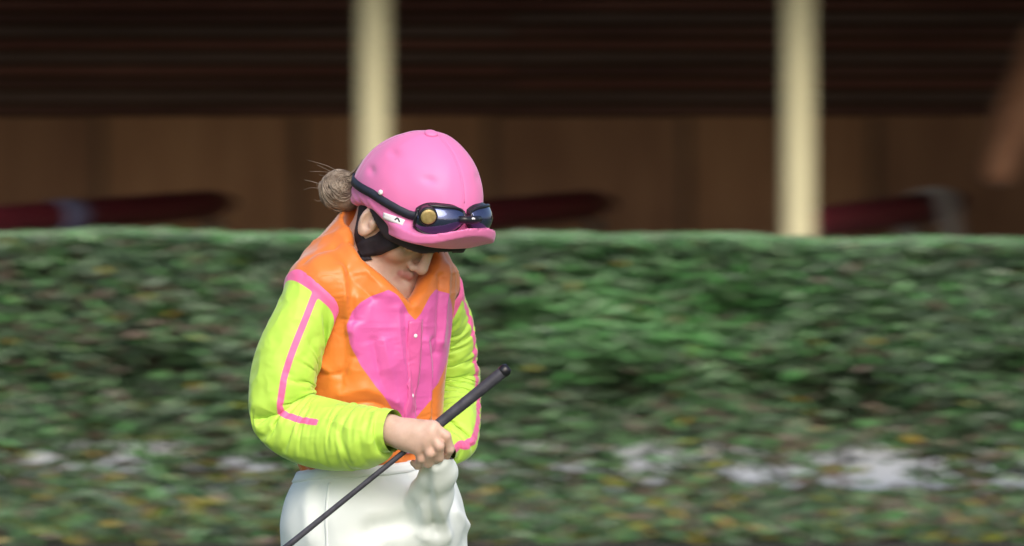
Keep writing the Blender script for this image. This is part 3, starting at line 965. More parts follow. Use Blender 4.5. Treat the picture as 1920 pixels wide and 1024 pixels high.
# ------------------------------------------------------------------ the jockey
YAW = math.radians(38)
Fv = np.array([math.sin(YAW), -math.cos(YAW), 0]); Lv = np.array([math.cos(YAW), math.sin(YAW), 0]); Uv = np.array([0, 0, 1.0])
def frame(yaw, pitch):
    b, p = math.radians(yaw), math.radians(pitch)
    h = np.array([math.sin(b), -math.cos(b), 0])
    return (math.cos(p) * h - math.sin(p) * Uv, np.array([math.cos(b), math.sin(b), 0]), math.sin(p) * h + math.cos(p) * Uv)
HC = W(784, 367, -0.08)                        # centre of the helmet
HEAD = frame(53, 52); HELM = frame(40, 20)
HF0 = HC + np.array([0.006, -0.016, 0.005])     # centre of the head, set a little back in the helmet
def hp(f, l, u, fr=None):
    if fr is None: return HF0 + f * HEAD[0] + l * HEAD[1] + u * HEAD[2]
    return HC + f * fr[0] + l * fr[1] + u * fr[2]

person = empty('person', (-0.26, 0, 0.0), 'jockey in orange, lime and pink silks and white breeches looking down at the waistband', 'person')

def axis_grid(segs):
    out = []
    for a, b, h in segs:
        out.append(np.arange(a, b - h * 0.3, h))
    out.append([segs[-1][1]])
    return np.concatenate(out)

# legs (shared by body and breeches)
HIP_R, KNEE_R, ANK_R = W(640, 985, -0.07), W(700, 1400, -0.10), W(655, 1755, -0.06)
HIP_L, KNEE_L, ANK_L = W(765, 985, 0.07), W(868, 1385, -0.02), W(850, 1755, 0.02)

# near arm, far arm
SH_R, EL_R, WR_R = W(588, 545, -0.115), W(528, 772, -0.125), W(730, 806, -0.257)
SH_L, EL_L, WR_L = W(815, 545, 0.125), W(850, 725, 0.22), W(822, 842, 0.02)

# ---------------- body: one continuous surface from head to feet
def build_body():
    f = Field(axis_grid([(-0.54, -0.31, 0.010), (-0.31, -0.095, 0.0025), (-0.095, 0.06, 0.012)]),
              axis_grid([(-0.33, 0.0, 0.0026), (0.0, 0.30, 0.012)]),
              axis_grid([(-0.01, 0.95, 0.014), (0.95, 1.06, 0.003), (1.06, 1.27, 0.012), (1.27, 1.50, 0.0024), (1.50, 1.60, 0.008)]))
    ax = HEAD
    E = lambda c, r, k=0.012, mode='add': f.ell(hp(*c), r, ax, k, mode)
    C = lambda a, b, ra, rb, k=0.010, mode='add': f.capsule(hp(*a), hp(*b), ra, rb, k, mode)
    E((-0.012, 0, -0.012), (0.098, 0.078, 0.092), 0.01)                    # cranium
    E((0.022, 0, -0.085), (0.066, 0.061, 0.080), 0.030)                    # face
    C((0.005, -0.052, -0.110), (0.066, -0.016, -0.156), 0.020, 0.017, 0.02) # jaw
    C((0.005, 0.052, -0.110), (0.066, 0.016, -0.156), 0.020, 0.017, 0.02)
    E((0.079, 0, -0.165), (0.018, 0.021, 0.017), 0.018)                    # chin
    for s in (-1, 1):
        E((0.062, 0.036 * s, -0.086), (0.026, 0.026, 0.026), 0.022)        # cheek
        C((0.090, 0.012 * s, -0.030), (0.076, 0.048 * s, -0.028), 0.010, 0.008, 0.014)  # brow
        E((0.092, 0.034 * s, -0.056), (0.016, 0.018, 0.013), 0.012, 'cut') # eye socket
        E((0.076, 0.033 * s, -0.056), (0.0145, 0.0155, 0.0135), 0.005)     # closed lid
    E((0.076, 0, -0.124), (0.022, 0.032, 0.028), 0.018)                    # mouth region
    C((0.092, 0, -0.040), (0.1115, 0, -0.082), 0.0075, 0.0100, 0.012)      # nose
    E((0.1115, 0, -0.089), (0.0105, 0.0105, 0.0095), 0.008)
    for s in (-1, 1):
        E((0.100, 0.0125 * s, -0.0945), (0.0095, 0.0070, 0.0070), 0.006)
        E((0.105, 0.0065 * s, -0.101), (0.0045, 0.0035, 0.004), 0.003, 'cut')
    C((0.0965, -0.015, -0.1180), (0.1020, 0, -0.1160), 0.0052, 0.0070, 0.004)  # lips
    C((0.0965, 0.015, -0.1180), (0.1020, 0, -0.1160), 0.0052, 0.0070, 0.004)
    C((0.0930, -0.016, -0.1370), (0.1040, 0, -0.1410), 0.0060, 0.0085, 0.004)
    C((0.0930, 0.016, -0.1370), (0.1040, 0, -0.1410), 0.0060, 0.0085, 0.004)
    C((0.098, -0.019, -0.1270), (0.107, 0, -0.1285), 0.0040, 0.0072, 0.002, 'cut')
    C((0.098, 0.019, -0.1270), (0.107, 0, -0.1285), 0.0040, 0.0072, 0.002, 'cut')
    C((0.0905, -0.012, -0.1425), (0.0925, 0.012, -0.1425), 0.004, 0.004, 0.010, 'cut')
    for s in (-1, 1):                                                       # ears
        a1, a2, a3 = ax
        e1 = a1 * 0.92 + a3 * 0.25 + a2 * s * -0.2; e1 /= np.linalg.norm(e1)
        e2 = a2 * s + e1 * 0.25; e2 -= e1 * (e1 @ e2); e2 /= np.linalg.norm(e2); e3 = np.cross(e1, e2)
        fr = (e1, e2, e3)
        c = hp(0.003, 0.0800 * s, -0.079)
        f.ell(c, (0.019, 0.0085, 0.032), fr, 0.004); f.capsule(c, hp(0.0, 0.066 * s, -0.078), 0.014, 0.016, 0.008)
        f.ell(c + e2 * 0.0085 + e1 * 0.001 + ax[2] * 0.003, (0.0125, 0.0075, 0.022), fr, 0.003, 'cut')
        f.ell(c + e2 * 0.003 + e1 * 0.009, (0.006, 0.006, 0.008), fr, 0.004)
        f.ell(c - ax[2] * 0.026 + e1 * 0.006, (0.009, 0.006, 0.009), fr, 0.006)
    # neck and trunk
    f.capsule(hp(-0.035, 0, -0.06), W(700, 500, 0.01), 0.056, 0.062, 0.02)
    f.ell(W(698, 600, 0.0), (0.135, 0.095, 0.17), (Lv, Fv, Uv), 0.04)
    f.ell(W(695, 760, 0.0), (0.115, 0.090, 0.16), (Lv, Fv, Uv), 0.05)
    f.ell(W(695, 930, 0.0), (0.128, 0.105, 0.12), (Lv, Fv, Uv), 0.05)
    f.capsule(W(698, 520, 0.0), SH_R, 0.055, 0.046, 0.03); f.capsule(W(698, 520, 0.0), SH_L, 0.055, 0.046, 0.03)
    f.chain([SH_R, EL_R, WR_R], [0.044, 0.034, 0.0235], 0.02)
    f.chain([SH_L, EL_L, WR_L], [0.044, 0.034, 0.0235], 0.02)
    for H, Kn, A in ((HIP_R, KNEE_R, ANK_R), (HIP_L, KNEE_L, ANK_L)):
        f.chain([H, Kn, Kn * .6 + A * .4, A], [0.085, 0.055, 0.052, 0.036], 0.03)
        f.capsule(A + Uv * -0.045, A + Fv * 0.13 + Uv * -0.062, 0.032, 0.026, 0.03)
    # near hand, closed round the whip
    mcp = [W(812, 800, -0.291), W(808, 814, -0.297), W(798, 829, -0.296), W(784, 842, -0.288)]
    for q, r in zip(mcp, (0.0125, 0.0125, 0.012, 0.011)):
        f.capsule(WR_R, q, 0.021, r, 0.014)
    f.ell(W(766, 818, -0.277), (0.040, 0.017, 0.026), (np.array([0.97, -0.1, -0.2]), np.array([0.1, 0.99, 0.0]), np.array([0.2, 0, 0.97])), 0.014)
    fing = [[mcp[0], W(836, 818, -0.290), W(843, 842, -0.277), W(836, 858, -0.262)],
            [mcp[1], W(823, 836, -0.299), W(823, 858, -0.281), W(812, 866, -0.264)],
            [mcp[2], W(806, 850, -0.295), W(802, 869, -0.275), W(792, 868, -0.257)],
            [mcp[3], W(789, 860, -0.284), W(783, 873, -0.266), W(775, 868, -0.251)]]
    for ch, r in zip(fing, (0.0092, 0.0094, 0.0088, 0.0078)):
        f.chain(ch, [r * 1.12, r * 1.04, r * 0.96, r * 0.84], 0.004)
    f.chain([W(752, 806, -0.250), W(786, 800, -0.243), W(818, 818, -0.243), W(838, 838, -0.247)], [0.015, 0.0125, 0.0105, 0.009], 0.008)
    # far hand, a loose fist at the waistband
    hq = [W(812, 852, -0.035), W(806, 860, -0.042), W(800, 868, -0.04), W(794, 875, -0.033)]
    for i, q in enumerate(hq):
        f.capsule(WR_L, q, 0.020, 0.011, 0.012)
        f.chain([q, q + [-0.012, -0.028, -0.008], q + [-0.022, -0.022, -0.026], q + [-0.012, -0.004, -0.032]], [0.0095, 0.009, 0.0085, 0.008], 0.004)
    f.chain([WR_L + [-0.01, -0.02, -0.005], W(800, 847, -0.05), W(790, 858, -0.072)], [0.014, 0.011, 0.009], 0.008)
    V, Fq = f.mesh(1)
    Nn = normals(V, Fq)
    q = V - HF0
    a, l, u = q @ ax[0], q @ ax[1], q @ ax[2]
    hpts = lambda L: [hp(*p) for p in L]
    d1 = d_poly(V, hpts([(0.095, -0.019, -0.1185), (0.104, -0.006, -0.1165), (0.107, 0, -0.118), (0.104, 0.006, -0.1165), (0.095, 0.019, -0.1185)]))
    d2 = d_poly(V, hpts([(0.095, -0.019, -0.134), (0.108, -0.005, -0.140), (0.108, 0.005, -0.140), (0.095, 0.019, -0.134)]))
    lip = np.clip(1.8 - np.minimum(d1, d2 * 0.9) / 0.0055, 0, 1)
    lash_mouth_shade = np.zeros(len(V))
    for s in (-1, 1):
        d = d_poly(V, hpts([(0.088, 0.019 * s, -0.066), (0.0925, 0.030 * s, -0.0685), (0.0885, 0.042 * s, -0.066), (0.079, 0.050 * s, -0.061)]))
        lash_mouth_shade = np.maximum(lash_mouth_shade, np.clip(1.5 - d / 0.0022, 0, 1))
        d = d_poly(V, hpts([(0.099, 0.014 * s, -0.031), (0.093, 0.034 * s, -0.024), (0.08, 0.052 * s, -0.030)]))
        lash_mouth_shade = np.maximum(lash_mouth_shade, 0.55 * np.clip(1.6 - d / 0.004, 0, 1))
    inn = np.clip(1.5 - d_poly(V, hpts([(0.092, -0.019, -0.1275), (0.0965, -0.008, -0.1285), (0.098, 0, -0.1287), (0.0965, 0.008, -0.1285), (0.092, 0.019, -0.1275)])) / 0.0046, 0, 1)
    lash_mouth_shade = np.maximum(lash_mouth_shade, 0.85 * inn)  # near-black inside the open mouth: its shade painted into the colour
    blush = np.zeros(len(V))
    for s in (-1, 1):
        blush = np.maximum(blush, 0.45 * np.exp(-(np.linalg.norm(V - hp(0.075, 0.045 * s, -0.09), axis=1) / 0.022) ** 2))
    blush = np.maximum(blush, 0.5 * np.exp(-(np.linalg.norm(V - hp(0.115, 0, -0.09), axis=1) / 0.012) ** 2))
    for ch in fing:
        for p in ch[:2]:
            blush = np.maximum(blush, 0.30 * np.exp(-(np.linalg.norm(V - p, axis=1) / 0.012) ** 2))
    mesh_obj('body', V, Fq, M['skin'], person, attrs={'lip': lip, 'lash_mouth_shade': lash_mouth_shade, 'blush': blush})
    return V, Fq
BV, BF = build_body()
btree = bvh(BV, BF)

# ---------------- jacket body
JS = np.array([  # frame height, centre x, centre depth, half-width across, half-depth
    (935, 692, 0.0, 0.108, 0.092), (900, 692, 0.0, 0.118, 0.100), (878, 692, 0.0, 0.130, 0.112), (862, 692, 0.0, 0.138, 0.120), (835, 692, 0.0, 0.140, 0.122), (780, 691, -0.002, 0.140, 0.122),
    (690, 692, -0.004, 0.149, 0.131), (610, 695, -0.004, 0.156, 0.137), (550, 699, 0.0, 0.162, 0.136), (505, 702, 0.004, 0.158, 0.130),
    (470, 704, 0.008, 0.138, 0.116), (440, 708, 0.006, 0.106, 0.098), (415, 716, 0.0, 0.090, 0.088), (398, 722, -0.004, 0.082, 0.082), (380, 726, -0.006, 0.070, 0.072)])
def slices(tab, X, Y, Z, fr=(Lv, Fv), expo=2.2):
    z = CAM_H - (tab[:, 0] - 240) / 1000
    o = np.argsort(z); z = z[o]; t = tab[o]
    cx = np.interp(Z, z, (t[:, 1] - 960) / 1000); cy = np.interp(Z, z, t[:, 2])
    a = np.interp(Z, z, t[:, 3]); b = np.interp(Z, z, t[:, 4])
    dx, dy = X - cx, Y - cy
    u = np.abs(dx * fr[0][0] + dy * fr[0][1]) / a; v = np.abs(dx * fr[1][0] + dy * fr[1][1]) / b
    r = (u ** expo + v ** expo) ** (1 / expo)
    d = (r - 1) * np.minimum(a, b) * 0.95
    return np.maximum(d, np.maximum(z[0] - Z, Z - z[-1]))
def sd_jacket(X, Y, Z):
    d = slices(JS, X, Y, Z)
    for s, P0 in ((-1, SH_R), (1, SH_L)):
        d = smin(d, sd_ell(X, Y, Z, P0 + np.array([0.012 * -s, 0, 0.012]), (0.052, 0.066, 0.052), (Lv, Fv, Uv)), 0.05)
    return d
def neck_hole(X, Y, Z):
    c = W(713, 470, -0.036)
    dx, dy = X - c[0], Y - c[1]
    l = dx * Lv[0] + dy * Lv[1]; v = dx * Fv[0] + dy * Fv[1]
    zb = CAM_H - (545 - 240) / 1000
    hole = np.maximum(np.sqrt((l / 1.0) ** 2 + (v / 1.12) ** 2) - np.clip(0.060 + 0.03 * (Z - zb), 0.055, 0.064), zb - 0.01 - Z)
    zv = CAM_H - (563 - 240) / 1000
    ang = math.radians(46)
    wedge = np.maximum(np.abs(l) * math.cos(ang) - (Z - zv) * math.sin(ang), 0.012 - v)
    wedge = np.maximum(wedge, np.abs(l) - 0.082)
    return smin(hole, wedge, 0.02)
def build_jacket():
    f = Field(np.arange(-0.50, -0.03, 0.004), np.arange(-0.25, 0.26, 0.004), np.arange(0.89, 1.47, 0.004))
    f.op(sd_jacket, k=0)
    f.op(neck_hole, k=0.016, mode='cut')
    V, Fq = f.mesh(2)
    t = bvh(V, Fq)
    fl = [
        # vertical pull folds of the chest and the slack side
        (0.006, 0.010, [(640, 500), (646, 560), (652, 620)]), (-0.006, 0.008, [(655, 500), (660, 560), (664, 600)]),
        (0.006, 0.014, [(655, 690), (665, 640), (668, 560)]), (-0.005, 0.012, [(640, 720), (645, 660), (646, 600)]),
        (0.007, 0.014, [(620, 700), (600, 680), (592, 660)]), (-0.006, 0.010, [(600, 700), (640, 700), (660, 670)]),
        (0.006, 0.016, [(640, 740), (690, 730), (740, 755)]), (-0.006, 0.012, [(650, 760), (700, 755), (740, 775)]),
        (-0.005, 0.010, [(700, 640), (716, 720), (740, 780)]), (0.004, 0.012, [(720, 640), (738, 720), (758, 780)]),
        (0.005, 0.012, [(745, 580), (752, 660), (770, 760)]), (-0.004, 0.010, [(760, 590), (768, 680), (778, 770)]),
        (0.006, 0.012, [(838, 500), (836, 560), (828, 640)]), (-0.006, 0.010, [(826, 520), (824, 580), (820, 660)]),
        (0.007, 0.013, [(668, 408), (676, 440), (690, 470)]), (-0.008, 0.008, [(682, 408), (690, 440), (700, 468)]),
        (0.006, 0.014, [(640, 440), (680, 500), (730, 555)]), (-0.005, 0.012, [(625, 460), (655, 510), (700, 560)]),
        (0.005, 0.012, [(560, 470), (590, 455), (630, 440)]), (-0.004, 0.01, [(570, 490), (600, 470), (640, 455)]),
        (0.006, 0.012, [(800, 640), (806, 700), (806, 780)]), (-0.006, 0.009, [(812, 640), (815, 700), (812, 780)]),
        (0.005, 0.010, [(575, 870), (610, 876), (650, 878)]),
    ]
    V = folds(V, Fq, t, fl)
    tp = np.clip((V[:, 2] - 1.33) / 0.05, 0, 0.75)
    V = slack(V, Fq, 0.07, 0.05, tp, 280, 0.06, (-0.008, 0.015), 3)
    # loose-silk ripple, strongest at the waist where the cloth is gathered
    Nn = normals(V, Fq)
    q = V - W(694, 700, 0)
    th = np.arctan2(q @ Lv, q @ Fv)
    gath = np.clip((1.07 - V[:, 2]) / 0.12, 0, 1)
    V = V + Nn * (0.0025 * gath * np.sin(th * 22 + 2.5 * np.sin(V[:, 2] * 30)))[:, None]
    # printed heart over the placket, measured round the chest and up the front
    s = th * 0.142
    zz = V[:, 2]
    py = 240 + (CAM_H - zz) * 1000
    hw = np.interp(py, [540, 546, 552, 562, 580, 605, 640, 680, 720, 760, 795], [0.058, 0.074, 0.090, 0.106, 0.121, 0.130, 0.126, 0.108, 0.080, 0.044, 0.004])
    notch = np.interp(py, [540, 546, 552, 565, 585, 606], [0.058, 0.046, 0.038, 0.028, 0.014, -0.01])
    d = np.maximum(np.abs(s) - hw, notch - np.abs(s)) * 0.8
    d = np.where((py < 540) | (py > 795), np.maximum(d, 0.004), d)
    d = np.where(np.abs(th) > 1.4, np.maximum(d, 0.01), d)
    o = mesh_obj('jacket', V, Fq, M['vest'], person, attrs={'mark': d})
    return o, V, Fq
jacket, JV, JF = build_jacket()
jtree = bvh(JV, JF)
# placket down the front with pearl snaps
mid = []
for zz_ in np.linspace(CAM_H - (596 - 240) / 1000, CAM_H - (845 - 240) / 1000, 9):
    h = jtree.ray_cast(Vector(W(694, 700, 0) * [1, 1, 0] + np.array([0, 0, zz_]) + Fv * 0.4), Vector(-Fv))
    if h[0] is not None: mid.append(np.array(h[0]))
v, f = ribbon_on(jtree, mid, 0.030, 0.0015, 0.0022, n=30, across=7)
mesh_obj('placket', v, f, M['pink'], jacket)
for py in (626, 738):
    h = jtree.ray_cast(Vector(W(694, 700, 0) * [1, 1, 0] + np.array([0, 0, CAM_H - (py - 240) / 1000]) + Fv * 0.4), Vector(-Fv))
    c, n_ = np.array(h[0]) + np.array(h[1]) * 0.004, np.array(h[1])
    v, f = tube([c - n_ * 0.002, c - n_ * 0.001, c + n_ * 0.0005, c + n_ * 0.001], [0.0042, 0.0042, 0.0036, 0.002], seg=14)
    mesh_obj('snap', v, f, M['snap'], jacket)

# ---------------- sleeves
def arm_contact(arm, ra, clear):
    def fn(P):
        for a, b, r0, r1 in zip(arm[:-1], arm[1:], ra[:-1], ra[1:]):
            ba = b - a; t = np.clip((P - a) @ ba / (ba @ ba), 0, 1)
            c = a + t[:, None] * ba; d = P - c; ln = np.linalg.norm(d, axis=1) + 1e-9
            r = r0 + (r1 - r0) * t
            P = np.where((ln < r)[:, None], c + d * (r / ln)[:, None], P)
        e = 0.004
        sd = sd_jacket(P[:, 0], P[:, 1], P[:, 2]) - clear
        m = sd < 0
        if m.any():
            q = P[m]; g = np.stack([sd_jacket(q[:, 0] + e, q[:, 1], q[:, 2]) - sd_jacket(q[:, 0] - e, q[:, 1], q[:, 2]),
                                    sd_jacket(q[:, 0], q[:, 1] + e, q[:, 2]) - sd_jacket(q[:, 0], q[:, 1] - e, q[:, 2]),
                                    sd_jacket(q[:, 0], q[:, 1], q[:, 2] + e) - sd_jacket(q[:, 0], q[:, 1], q[:, 2] - e)], 1)
            g /= np.linalg.norm(g, axis=1, keepdims=True) + 1e-9
            P = P.copy(); P[m] = q + g * np.minimum(-sd[m], 0.004)[:, None]
        return P
    return fn
def sleeve(chain, radii, rest_r, slk, arm, ra, ref, stripe_ang, hw, seed, press, stop=1.0, piping=0.008, grav=0.0001, nA=112, nC=84):
    pl = np.array(spline(chain, 60)); Lp = np.linalg.norm(np.diff(pl, axis=0), axis=1).sum()
    V, Fq, P = cloth_tube(chain, radii, nA, nC, Lp * slk, rest_r, arm_contact(arm, ra, 0.004), seed=seed, press=press, ref=ref, grav=grav)
    # a braid sewn along the sleeve, and piping round the armhole
    ja = (np.arange(nC) * 2 * math.pi / nC)
    rr = np.interp(np.linspace(0, 1, nA), np.linspace(0, 1, len(rest_r)), rest_r)
    da = np.angle(np.exp(1j * (ja[None, :] - stripe_ang)))
    end = (np.arange(nA) / (nA - 1))[:, None]
    d1 = np.maximum(np.abs(da) * rr[:, None] - hw, (end - stop) * 0.4)
    sd = sd_jacket(V[:, 0], V[:, 1], V[:, 2]).reshape(nA, nC)
    i0 = np.argmax(sd > 0.004, axis=0)                           # where the sleeve leaves the armhole
    i0f = np.clip(i0 - (sd[i0, np.arange(nC)] - 0.004) / np.maximum(sd[i0, np.arange(nC)] - sd[np.maximum(i0 - 1, 0), np.arange(nC)], 1e-4), 0, 40)
    for _ in range(10): i0f = 0.5 * i0f + 0.25 * (np.roll(i0f, 1) + np.roll(i0f, -1))
    i0 = i0f[None, :]
    d2 = (np.arange(nA)[:, None] - i0) * (Lp * slk / (nA - 1)) - piping
    mark = np.minimum(d1, d2)
    o = mesh_obj('sleeve', V, Fq, M['sleeve'], jacket, attrs={'mark': mark.ravel()})
    m = o.modifiers.new('smooth', 'SUBSURF'); m.levels = 1; m.render_levels = 1
    return o, V, Fq

near_chain = [W(596, 548, -0.095), W(576, 575, -0.128), W(546, 640, -0.148), W(527, 705, -0.150), W(527, 768, -0.142), W(572, 798, -0.170), W(630, 806, -0.207), W(690, 806, -0.240), W(738, 808, -0.266)]
sleeve(near_chain, [0.048, 0.052, 0.054, 0.054, 0.054, 0.052, 0.050, 0.048, 0.039], [0.052, 0.056, 0.059, 0.062, 0.064, 0.060, 0.057, 0.056, 0.040], 1.28,
       [SH_R, W(530, 768, -0.140), WR_R], [0.042, 0.042, 0.030], np.array([-0.2, -1.0, 0.35]), -0.38, 0.0062, 31, 0.00012, stop=0.74)
far_chain = [W(815, 548, 0.100), W(838, 610, 0.165), W(846, 690, 0.20), W(850, 742, 0.17), W(852, 785, 0.10), W(848, 818, 0.060), W(832, 846, 0.010)]
sleeve(far_chain, [0.050, 0.046, 0.044, 0.042, 0.040, 0.036, 0.024], [0.052, 0.052, 0.052, 0.050, 0.048, 0.046, 0.025], 1.28,
       [SH_L, W(848, 728, 0.19), WR_L], [0.036, 0.032, 0.024], np.array([1.0, -0.4, 0.1]), 0.0, 0.009, 37, 0.0001, nA=92, nC=68)

# ---------------- breeches and boots
BS = np.array([(866, 693, 0.0, 0.137, 0.120), (878, 693, 0.0, 0.140, 0.123), (892, 693, 0.0, 0.148, 0.131), (915, 694, 0.0, 0.157, 0.142), (960, 695, 0.0, 0.166, 0.153),
               (1010, 697, 0.0, 0.168, 0.152), (1060, 700, 0.0, 0.150, 0.13), (1110, 702, 0.0, 0.10, 0.09)])
def build_breeches():
    f = Field(np.arange(-0.50, 0.02, 0.0045), np.arange(-0.30, 0.26, 0.0045), axis_grid([(0.30, 0.72, 0.012), (0.72, 0.995, 0.0042)]))
    f.op(lambda X, Y, Z: slices(BS, X, Y, Z - 0.12 * (X + 0.262)), k=0)   # the waistband dips towards the back
    for H, Kn, A in ((HIP_R, KNEE_R, ANK_R), (HIP_L, KNEE_L, ANK_L)):
        f.chain([H, H * .5 + Kn * .5, Kn, Kn * .72 + A * .28], [0.098, 0.092, 0.064, 0.055], 0.05)
    f.ell(W(800, 985, -0.06), (0.055, 0.05, 0.075), None, 0.05)
    # the cloth pinched up by the hand
    f.chain([W(840, 856, -0.264), W(834, 885, -0.225), W(818, 930, -0.165), W(800, 1000, -0.11)], [0.007, 0.014, 0.024, 0.034], 0.035)
    f.chain([W(806, 868, -0.258), W(812, 892, -0.215), W(796, 940, -0.15)], [0.006, 0.013, 0.024], 0.035)
    f.chain([W(824, 866, -0.258), W(824, 886, -0.212), W(808, 920, -0.15)], [0.006, 0.018, 0.03], 0.03)
    V, Fq = f.mesh(2)
    t = bvh(V, Fq)
    fl = [(0.008, 0.012, [(815, 880), (820, 940), (838, 1000)]), (-0.008, 0.010, [(800, 880), (806, 940), (818, 1000)]),
          (0.006, 0.014, [(780, 890), (788, 950), (800, 1010)]), (-0.006, 0.012, [(770, 900), (774, 950), (780, 1010)]),
          (0.006, 0.016, [(690, 960), (740, 950), (790, 900)]), (-0.006, 0.014, [(700, 985), (750, 975), (800, 930)]),
          (0.010, 0.014, [(850, 960), (866, 975), (874, 985)]), (-0.008, 0.012, [(690, 1000), (760, 985), (820, 985)]),
          (0.007, 0.014, [(720, 1010), (780, 1000), (840, 1010)]), (0.005, 0.014, [(580, 920), (575, 960), (580, 1010)]),
          (-0.004, 0.012, [(600, 910), (600, 960), (610, 1015)])]
    V = folds(V, Fq, t, fl)
    V = slack(V, Fq, 0.03, 0.03, None, 200, 0.07, (-0.005, 0.009), 8)
    return mesh_obj('breeches', V, Fq, M['white_cloth'], person), V, Fq
breeches, RV, RF = build_breeches()
rtree = bvh(RV, RF)
# waistband, dipping towards the back, and the seams
wv = []
for i in range(49):
    a = 2 * math.pi * i / 48
    c = np.array([-0.267, 0, 0]) + Lv * 0.142 * math.cos(a) + Fv * 0.124 * math.sin(a)
    c[2] = CAM_H - (880 - 240) / 1000 + 0.12 * (c[0] + 0.262)
    wv.append(c)
v, f = ribbon_on(rtree, wv, 0.020, 0.0015, 0.0015, n=90, across=4)
mesh_obj('waistband', v, f, M['white_cloth'], breeches)
sm_ = on(rtree, [(618, 905), (612, 950), (612, 1000), (616, 1060)])
if len(sm_) > 2:
    v, f = ribbon_on(rtree, sm_, 0.005, 0.0004, 0.0006, n=24, across=3)
    mesh_obj('side_seam', v, f, M['white_cloth'], breeches)
for A, Kn in ((ANK_R, KNEE_R), (ANK_L, KNEE_L)):
    lo = np.minimum(A, Kn) - 0.14; hi = np.maximum(A, Kn) + 0.2; lo[2] = -0.012; hi[2] = Kn[2]
    f = Field(*[np.arange(a, b, 0.007) for a, b in zip(lo, hi)])
    f.chain([A, A * .45 + Kn * .55, A * .15 + Kn * .85], [0.047, 0.066, 0.062], 0.04)
    z0 = 0.036
    hl = np.array([A[0], A[1], z0]) - Fv * 0.035
    f.capsule(A, hl + Uv * 0.02, 0.046, 0.034, 0.03)
    f.chain([hl, hl + Fv * 0.14, hl + Fv * 0.205 - Uv * 0.004], [0.034, 0.042, 0.030], 0.03)
    f.op(lambda X, Y, Z: Z - 0.004 + X * 0 + Y * 0, k=0.004, mode='cut')
    v, fq = f.mesh(2)
    mesh_obj('boot', v, fq, M['boot'], person)

# ---------------- helmet
def hh(f, l, u): return hp(f, l, u, HELM)
RF_, RL_, RU_ = 0.136, 0.111, 0.127
def dome(a, l, u, gf=1.0):
    ru = np.where(u < 0, 0.20, RU_ * gf)
    rf = np.where(a < 0, RF_ + 0.004, RF_) * gf
    k = np.sqrt((a / rf) ** 2 + (l / (RL_ * gf)) ** 2 + (u / ru) ** 2)
    return (k - 1) * 0.105 + 0.020 * (np.maximum(-a, 0) / RF_) * (np.maximum(u, 0) / RU_)
def rim(a, l): return -0.038 + 0.9 * l * l + 0.34 * np.minimum(a + 0.03, 0) - 0.06 * np.maximum(a, 0)
def helm_field(h):
    R = 0.21
    return Field(*[np.arange(c - R, c + R, h) for c in HC])
def build_helmet():
    f = helm_field(0.0031)
    def shell(X, Y, Z):
        a, l, u = loc(X, Y, Z, HC, HELM)
        d = dome(a, l, u)
        return -smin(-d, u - rim(a, l), 0.014)
    f.op(shell, k=0)
    def peak(X, Y, Z):
        a, l, u = loc(X, Y, Z, HC, HELM)
        uc = -0.049 + 6.5 * np.maximum(a - 0.112, 0) ** 2 + 0.13 * (a - 0.10) + 0.9 * l * l
        t = np.sqrt(((a - 0.085) / 0.096) ** 2 + (l / 0.092) ** 2)
        return np.maximum((t - 1) * 0.075, np.abs(u - uc) - 0.0045) - 0.0055
    f.op(peak, k=0.026)
    # rolled edge and slack of the cover below the strap
    V, Fq = f.mesh(2)
    q = V - HC
    a, l, u = q @ HELM[0], q @ HELM[1], q @ HELM[2]
    Nn = normals(V, Fq)
    side = np.clip(1 - np.abs(u + 0.030) / 0.03, 0, 1) * np.clip((0.09 - a) / 0.05, 0, 1)
    disp = 0.0012 * side * np.sin((u + 0.28 * a) * 330 + 2.2 * np.sin(a * 33) + 4 * l)
    for (aa, ll, uu), amp, w in (((0.0, -0.085, 0.085), -0.004, 0.010), ((-0.03, -0.102, 0.040), -0.004, 0.010), ((0.09, -0.06, 0.065), -0.003, 0.009), ((0.09, 0.05, 0.07), -0.003, 0.009)):
        p = np.array([aa, ll, uu])
        disp += amp * np.exp(-(((a - aa) / (w * 1.6)) ** 2 + ((l - ll) / (w * 1.6)) ** 2 + ((u - uu) / (w * 0.8)) ** 2))
    # stitched panel seams over the crown
    seam = np.minimum(np.abs(l - 0.0), np.abs(a + 0.055 - 0.25 * l))
    disp += -0.0012 * np.exp(-(seam / 0.0035) ** 2) * (u > 0.0)
    back = np.clip((-0.02 - a) / 0.05, 0, 1)
    disp += 0.0009 * sinnoise(V, 45, 12) + (0.0012 + 0.0022 * back) * crumple(V, 34, 15)
    V = V + Nn * disp[:, None]
    o = mesh_obj('helmet', V, Fq, M['helmet'], person)
    return o, V, Fq
helmet, HV, HF_ = build_helmet()
htree = bvh(HV, HF_)
# black lining showing under the rim
f = helm_field(0.0036)
def lin(X, Y, Z):
    a, l, u = loc(X, Y, Z, HC, HELM)
    d = dome(a, l, u, 0.955)
    return np.maximum(np.maximum(d, rim(a, l) - 0.036 * np.clip((a + 0.01) / 0.05, -0.4, 1) * np.clip((0.150 - a) / 0.05, 0.3, 1) - u), -dome(a, l, u, 0.89))
f.op(lin, k=0)
v, fq = f.mesh(2)
mesh_obj('lining', v, fq, M['black_cloth'], helmet)
# button on the crown
cc = hh(0.01, -0.012, RU_)
h = htree.find_nearest(Vector(cc)); c = np.array(h[0]); n_ = np.array(h[1])
v, f = tube([c - n_ * 0.002, c + n_ * 0.002, c + n_ * 0.004, c + n_ * 0.005], [0.013, 0.013, 0.010, 0.004], seg=18)
mesh_obj('button', v, f, M['helmet'], helmet)
